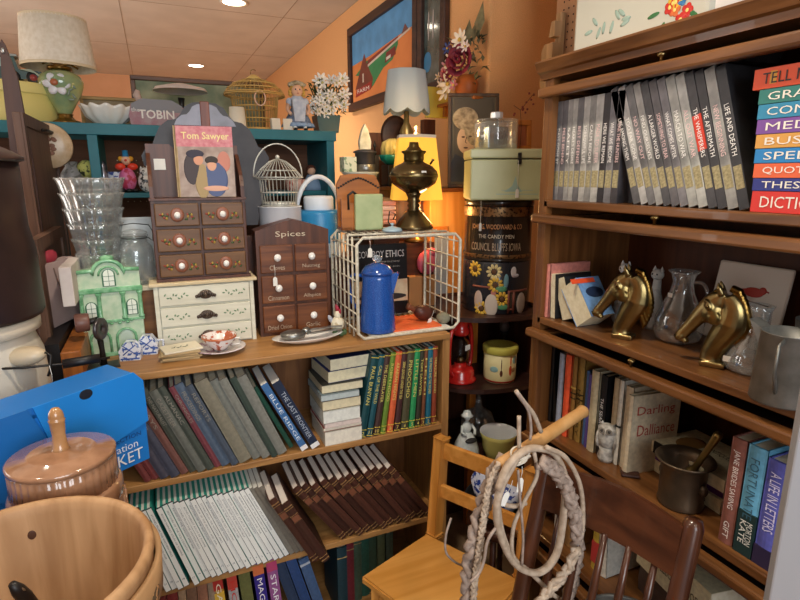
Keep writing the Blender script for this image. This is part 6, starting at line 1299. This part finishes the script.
thong([(519, 416), (519, 440), (520, 456)], .0042, -.03)
thong([(505, 505), (515, 506), (526, 503)], .005, -.035)
m = MB()
for k in range(4): c = W_(519+k, 455+k*1.5, RY_-.03)-O2; m.tube([c+Vector((.018*math.cos(t), .012*math.sin(t), .012*math.sin(t+k))) for t in [2*math.pi*j/14 for j in range(14)]], .0022, 5, True)
m.build('binding_cord', mat('#DCD2C0', .8), wp)
for (px, py, r_, lbn) in ((508, 492, 25, 'pale tag hanging on the left side of the whip coil'), (521, 478, 5, 'white tag hanging at the binding of the whip'), (558, 474, -10, 'white tag stuck by the right side of whip coil')):
    v = W_(px, py, RY_-.05); price_tag(v, lbn, 0, .025, r_)

# ================================================================ left foreground
tb_ = thing('display_table', 'dark wooden table carrying the bucket, cookie jar and blue box', 'table', (-.53, 1.0, FZ))
MB().b2(-.45, .43, -.62, .33, .72-FZ-.03, .72-FZ, .004).build('tabletop', DARKW('x'), tb_)
for sx in (-.42, .39):
    for sy in (-.58, .29): MB().b2(sx-.025, sx+.025, sy-.025, sy+.025, 0, .72-FZ-.03, .003).build('leg', DARKW('z'), tb_)
TZ = .7206
tag(MB().b2(-.63, -.27, 1.335, 1.60, FZ, .72, .003).build('wooden_plinth', DARKW('z')), 'dark wooden plinth under the cream stoneware crock', 'plinth')
# wooden bucket
bc_ = Vector((-.212, .768, TZ)); bk = thing('wooden_bucket', 'large pale wooden stave bucket in the left foreground', 'bucket', bc_)
PW = wood('#B8926A', '#9A744E', 'z', .6, 22)
m = MB(); m.open = 1; m.lathe([(.0001, .0), (.145, 0), (.150, .004), (.166, .262), (.168, .268), (.168, .276), (.164, .281), (.158, .281), (.154, .274), (.152, .262), (.136, .02), (.0001, .016)], 72); 
m.build('stave_body', PW, bk)
m = MB(); m.open = 1; m.lathe([(.1655, .2), (.174, .205), (.1765, .258), (.169, .260), (.1655, .2)], 72); m.build('upper_hoop', wood('#B08C64', '#96724C', 'x', .55, 14, stretch=3), bk)
m = MB(); m.open = 1; m.lathe([(.156, .06), (.162, .062), (.165, .11), (.160, .112), (.156, .06)], 72); m.build('lower_hoop', wood('#B08C64', '#96724C', 'x', .55, 14, stretch=3), bk)
m = MB()
for k in range(14):
    a = 2*math.pi*k/14+.2; m.tube([(.1372*math.cos(a), .1372*math.sin(a), .02), (.1535*math.cos(a), .1535*math.sin(a), .268)], .0007, 4)
m.build('stave_seams', mat('#8C6038', .7), bk)
a = R(94); MB().ball((.1498*math.cos(a), .1498*math.sin(a), .232), (.006, .0012, .008), 14, (0, 0, a-math.pi/2)).build('dark_knot', mat('#4A2C1C', .6), bk)
MB().ball((.1722*math.cos(R(-18)), .1722*math.sin(R(-18)), .225), (.018, .004, .016), 12, (0, 0, R(72))).build('bark_mark', mat('#5C4A34', .7, kind='spots', col2='#C49464', scale=150), bk)
tub = thing('wooden_tub', 'second pale wooden tub rim peeking out right of the bucket', 'tub', (-.10, .80, FZ)); 
m = MB(); m.open = 1; m.lathe([(.0001, .60), (.15, .60), (.155, .61)], 8) if False else m.lathe([(.0001, .02), (.155, .0), (.16, .01), (.178, .82), (.182, .83), (.178, .838), (.170, .83), (.165, .02), (.0001, .03)], 64)
tub.location = (-.14, .77, FZ-.05); m.build('tub_body', wood('#C8985F', '#B07C46', 'z', .5, 14), tub)
kn = thing('kitchen_knife', 'black handled utensil with steel collar standing inside the bucket', 'utensil', at(12, 584, z=.97), 0); hv = at(12, 584, z=.955); kn.location = hv
hv2 = at(34, 606, z=.90)-hv
m = MB(); m.tube([Vector((0, 0, 0)), hv2*.25, hv2*.6, hv2], [.005, .009, .010, .008], 10); m.build('handle', BLACK, kn); MB().tube([hv2, hv2*1.25], .0085, 10).build('collar', STEEL, kn)
MB().tube([hv2*1.25, Vector((-.03, -.02, TZ+.02))-Vector((0, 0, hv.z))], [.007, .003], 8).build('blade', STEEL, kn)
MB().ball(hv2*.3+Vector((0, -.004, .008)), (.012, .003, .003), 8, (0, R(40), 0)).build('silver_inlay', STEEL, kn)
# cookie jar
jp = at(62, 452, y=1.05); cj = thing('cookie_jar', 'glossy brown ceramic barrel shaped cookie jar with knobbed lid', 'cookie jar', (jp.x, 1.045, TZ))
CB = mat('#A47C60', .12, kind='noise', col2='#8A644A', scale=25, coat=.7)
zl = jp.z-TZ-.008; Rj = .084
MB().lathe([(Rj*.95, 0), (Rj*1.0, .01), (Rj*1.13, zl*.45), (Rj*1.08, zl*.7), (Rj*1.04, zl*.8)], 60).build('barrel_body', CB, cj)
MB().lathe([(Rj*1.04, zl*.7), (Rj*1.08, zl*.72), (Rj*1.08, zl*.80), (Rj*1.03, zl*.82)], 60).build('barrel_hoop', CB, cj)
MB().lathe([(Rj*1.0, zl*.81), (Rj*.99, zl*.985), (Rj*.96, zl*.99)], 160, flute=(40, .012)).build('bark_band', CB, cj)
m = MB()
for k in range(30):
    a = 2*math.pi*k/30; m.tube([(Rj*1.0*math.cos(a)*1.09, Rj*1.09*math.sin(a), zl*.3), (Rj*1.085*math.cos(a+.05), Rj*1.085*math.sin(a+.05), zl*.7)], .003, 5)
m.build('bark_ridges', CB, cj)
ld = MB().lathe([(Rj*.99, zl*.995), (Rj*1.02, zl*1.0), (Rj*1.02, zl*1.02), (Rj*.98, zl*1.028), (Rj*.66, zl*1.038), (Rj*.64, zl*1.046), (Rj*.60, zl*1.047), (Rj*.3, zl*1.055), (0, zl*1.06)], 60).build('lid', CB, cj)
kz = zl*1.05; MB().lathe([(.016, kz), (.0125, kz+.006), (.0105, kz+.03), (.0125, kz+.054), (.0135, kz+.058), (.0115, kz+.060), (.0125, kz+.064), (.0105, kz+.072), (.006, kz+.079), (0, kz+.081)], 28).build('lid_knob', mat('#B48A60', .15, kind='noise', col2='#9C7048', scale=25, coat=.6), ld)
# blue box
P = at(141, 380, y=1.31); th = R(33); bxd = Vector((math.cos(th), math.sin(th), 0))
bl = thing('blue_box', 'large bright blue cardboard gift basket box with white lettering', 'box', (P.x, P.y, .8506), 0, None, rot=(0, 0, th))
HB = P.z-.8506; BB = mat('#1C84DC', .45)
m = MB().prism([(-.62, 0), (0, 0), (.0, HB), (-.62, HB)], 0, .10); m.build('carton_body', mat('#1A7AD0', .45), bl)
m = MB().prism([(-.62, HB+.0), (-.02, HB+.024), (0, HB), (-.62, HB-.02)], 0, .10); m.build('sloping_lid', mat('#1B6CBB', .45), bl)
fl1 = MB().prism([(-.62, HB+.002), (-.235, HB+.016), (-.195, HB-.09), (-.22, HB-.15), (-.62, HB-.15)], -.004, -.001).build('lid_flap', mat('#1A66B0', .45), bl)
fl2 = MB().prism([(-.225, HB+.0165), (-.018, HB+.0245), (.002, HB), (.004, HB-.10), (-.08, HB-.122), (-.17, HB-.14), (-.195, HB-.1)], -.005, -.001).build('lid_flap', BB, bl)
MB().ball((-.125, -.0052, HB+.010), (.014, .001, .011), 14).build('hand_hole', mat('#101828', .8), bl)
o = text('Celebration', mat('#E8F0F8', .5), bl, (-.085, -.0012, .052), w=.12, h=.018); o = text('BASKET', mat('#F0F4F8', .5), bl, (-.075, -.0012, .024), w=.12, h=.027); text('COLLECTION', mat('#123C78', .5), bl, (-.065, -.0012, .072), w=.1, h=.010)
cr2 = thing('packing_crate', 'dark flat crate beneath the blue gift basket box', 'crate', (P.x, P.y, TZ), 0, None, rot=(0, 0, th)); MB().b2(-.60, -.08, .01, .09, 0, .1294, .003).build('crate_body', BLACK, cr2)
# crock and canister
ccx, ccy = -.44, 1.50
rr_ = abs(at(50, 385, y=1.5).x-ccx)
zj = at(45, 312, y=1.5).z
ck = thing('stoneware_crock', 'large cream stoneware crock with wire bail handle behind the blue box', 'crock', (ccx, ccy, TZ))
CRK = mat('#C9C4B8', .35, kind='noise', col2='#BDB6A8', scale=8)
hC = zj-TZ
MB().lathe([(rr_*.9, 0), (rr_, .02), (rr_*1.02, hC*.6), (rr_*.99, hC*.80), (rr_*.9, hC*.9), (rr_*.8, hC), (0, hC)], 48).build('crock_body', CRK, ck)
a_ = MB(); a_.open = 1; a_.lathe([(rr_*.92, hC*.92), (rr_*1.0, hC*.93), (rr_*1.0, hC*.99), (rr_*.88, hC*1.0), (rr_*.92, hC*.92)], 48); a_.build('crock_rim', mat('#D2C8B4', .35), ck)
ep = Vector((rr_*.86, -rr_*.55, hC*.83))
MB().ball(ep, (.05, .03, .022), 16, (0, R(-8), R(-30))).build('lug_handle', mat('#C8B89C', .35), ck)
m = MB(); m.tube([ep+Vector((-.06, -.03, -.012)), ep+Vector((.0, -.035, -.016)), ep+Vector((.10, -.03, -.02)), ep+Vector((.17, -.02, -.02))], .0028, 6); m.tube([ep+Vector((.045, -.035, .014)), ep+Vector((.056, -.035, .006)), ep+Vector((.05, -.035, -.03)), ep+Vector((.045, -.035, -.042))], .0028, 6); m.build('wire_bail', IRON, ck)
MB().tube([ep+Vector((.075, -.03, -.02)), ep+Vector((.15, -.022, -.018))], .011, 10).build('wooden_grip', BLACK, ck)
price_tag(Vector((ccx, ccy, TZ))+ep+Vector((.055, -.055, -.052)), 'white price tag tied to the wire bail of the cream crock', 10, .04)
zt_ = at(42, 150, y=1.5).z; hK = zt_-zj-.002
r2 = abs(at(44, 300, y=1.5).x-ccx)
kn_ = thing('dark_canister', 'tall dark brown metal canister standing on the cream crock', 'canister', (ccx, ccy, zj+.001))
DK = mat('#3A2A28', .45, .3, kind='noise', col2='#2A1E1E', scale=10)
MB().lathe([(r2*.97, 0), (r2, .01), (r2*.99, hK*.4), (r2*.94, hK*.55), (r2*.93, hK*.93)], 48).build('canister_body', DK, kn_)
MB().lathe([(r2*.93, hK*.93), (r2*1.0, hK*.94), (r2*1.0, hK*.96), (r2*.9, hK*.99), (r2*.6, hK*1.06), (r2*.3, hK*1.1), (0, hK*1.1)], 48).build('canister_lid', mat('#4A3A38', .35, .4), kn_)
MB().tube([(r2*.7, -r2*.7, hK*.86), (r2*.8, -r2*.82, hK*.84), (r2*.78, -r2*.8, hK*.76), (r2*.66, -r2*.66, hK*.74)], .008, 8).build('side_handle', BLACK, kn_)
# brown cabinet doors, post, bags left of the glass stack
def plane_box(name, label, cat, px0, px1, py0, z0, xx, mt, th_=.02, extra=None):
    a = at(px0, py0, x=xx); b = at(px1, py0, x=xx); y0_, y1_ = sorted((a.y, b.y)); zt = a.z
    o = thing(name, label, cat, (xx, y0_, z0)); MB().b2(-th_, 0, 0, y1_-y0_, 0, zt-z0, .002).build('panel', mt, o)
    d_ = MB().b2(.0, .006, 0, .03, 0, zt-z0).b2(0, .006, y1_-y0_-.03, y1_-y0_, 0, zt-z0).b2(0, .006, .03, y1_-y0_-.03, zt-z0-.035, zt-z0).b2(0, .006, .03, y1_-y0_-.03, 0, .035); d_.build('raised_frame', mt, o); return o, y1_-y0_, zt-z0
o, w_, h_ = plane_box('cabinet_door', 'tall brown cabinet door panel left of the hanging plate', 'door panel', 20, 50, 112, FZ, -.325, wood('#6A4C3C', '#543A2C', 'z', .5))
MB().tube([(.012, w_*.45, h_-.03), (.02, w_*.5, h_-.028), (.02, w_*.7, h_-.028), (.012, w_*.75, h_-.03)], .005, 6).build('iron_handle', IRON, o)
o, w_, h_ = plane_box('brown_headboard', 'lower brown framed board in front of the tall cabinet door', 'board', 34, 62, 240, FZ, -.30, wood('#6E5040', '#5A4032', 'z', .5))
p0 = at(22, 110, y=1.98); zt = at(12, 40, y=1.98).z
o = thing('pointed_slat', 'dark pointed wooden slat rising before the yellow hat box', 'slat', (p0.x-.03, 1.98, FZ), 0); hh = zt-FZ
MB().prism([(-.03, 0), (.025, 0), (.025, hh-.35), (.014, hh-.1), (-.006, hh-.012), (-.012, hh), (-.018, hh-.012), (-.024, hh-.1), (-.03, hh-.35)], 0, .016).build('slat_board', wood('#5A3E34', '#48302A', 'z', .5), o); o.rotation_euler = (0, R(.5), 0)
MB().ball((-.012, -.002, hh-.03), (.005, .002, .008), 8).build('screw', STEEL, o)
p = at(52, 262, y=1.84); bg = thing('gift_bag', 'pinkish white paper gift bag with cord handle left of bookcase', 'bag', (-.30, 1.80, 1.07), 0, None, rot=(0, R(-3), R(65)))
MB().prism([(0, 0), (.14, 0), (.14, .185), (0, .185)], 0, .03).build('bag_body', mat('#C4B0AC', .6, kind='noise', col2='#B49C98', scale=8), bg); MB().tube(cr([(.04, -.003, .17), (.05, -.004, .12), (.07, -.004, .10), (.09, -.004, .12), (.10, -.003, .17)], 4), .0016, 5).build('cord_handle', mat('#8C7468', .7), bg)
MB().ball((.06, .015, .2), (.03, .012, .02), 10).build('tissue_paper', mat('#A03040', .7), bg)
tag(MB().b2(-.30, -.265, 1.62, 2.0, FZ, 1.069).build('narrow_cabinet', BLACK), 'narrow black cabinet end beside the low bookcase carrying the gift bag', 'cabinet')
tag(MB().b2(-.255, -.225, 1.70, 1.92, 1.1506-.0002, 1.26, .002).build('white_envelope_box', mat('#D8D0C8', .6, kind='noise', col2='#C4B4B0', scale=12)), 'slim white carton standing on the raised end panel of bookcase', 'carton')
# grey door post near the viewer
a = at(806, 475, x=.82); gp = thing('door_frame_post', 'pale grey metal door frame post at the right edge', 'door post', (a.x, a.y, FZ), 0, None, rot=(0, 0, R(-48)))
MB().b2(-.018, .022, 0, .03, 0, 1.26-FZ+.02, .003).build('metal_stile', mat('#A4A6AC', .4, .2), gp); MB().b2(.022, .03, .004, .02, 0, 1.26-FZ+.02).build('black_gasket', BLACK, gp); MB().b2(.03, .07, 0, .03, 0, 1.26-FZ+.02, .003).build('metal_stile', mat('#8E9298', .4, .2), gp)
# ================================================================ camera, light, view
cam = bpy.data.cameras.new('camera'); co = bpy.data.objects.new('camera', cam); COL.objects.link(co)
co.location = (0, 0, CH); co.rotation_euler = (R(90)-PIT, 0, -YAW)
cam.lens = F/800*36; cam.sensor_width = 36; cam.clip_start = .02; SC.camera = co
w = bpy.data.worlds.new('world'); SC.world = w; w.use_nodes = True
w.node_tree.nodes['Background'].inputs['Color'].default_value = (.95, .97, 1, 1); w.node_tree.nodes['Background'].inputs['Strength'].default_value = .4
area('window_daylight', (.1, -1.9, 1.9), (R(78), 0, R(4)), 1.5, 62, (.92, .96, 1), 1.5)
area('added_side_fill', (-2.5, 3.4, 1.3), (R(90), 0, R(-90)), 3.0, 75, (1, .97, .92), 1.8)  # added fill light at the solid left wall, lifts ceiling and walls
WARM = (1, .86, .68)
def spot(name, loc, power, col, ang=120):
    l = bpy.data.lights.new(name, 'SPOT'); l.energy = power; l.color = col; l.spot_size = R(ang); l.spot_blend = .7; l.shadow_soft_size = .06
    o = bpy.data.objects.new(name, l); COL.objects.link(o); o.location = loc; return o
for i, p in enumerate([at(234, 3, z=CZ-.005), at(196, 66, z=CZ-.005), Vector((.3, .9, CZ-.005)), Vector((-.9, 1.2, CZ-.005)), Vector((.5, -.6, CZ-.005)), Vector((-.9, 3.8, CZ-.005))]):
    o = thing('recessed_light', ['bright round recessed ceiling light nearest the picture wall', 'small recessed ceiling light far back near the orange wall', 'recessed ceiling light above the oak bookcase corner', 'recessed ceiling light above the brown cabinet doors', 'recessed ceiling light over the shop floor', 'recessed ceiling light over the teal shelves at the left'][i], 'ceiling light', p, 0, 'recessed ceiling lights')
    a = MB(); a.open = 1; a.lathe([(.075, 0), (.085, -.002), (.095, 0), (.095, .004), (.075, .004)], 32); a.build('trim_ring', mat('#E8E0D0', .5), o)
    MB().lathe([(.001, .003), (.074, .003), (.074, .0045)], 24).build('lamp_disc', mat('#FFF2D8', .5, emit=14), o)
    spot('ceiling_spot', p+Vector((0, 0, -.02)), [105, 85, 62, 40, 30, 95][i], WARM)
SC.view_settings.view_transform = 'Standard'; SC.view_settings.look = 'None'; SC.view_settings.exposure = 0; SC.view_settings.gamma = 1
SC.view_settings.use_curve_mapping = False
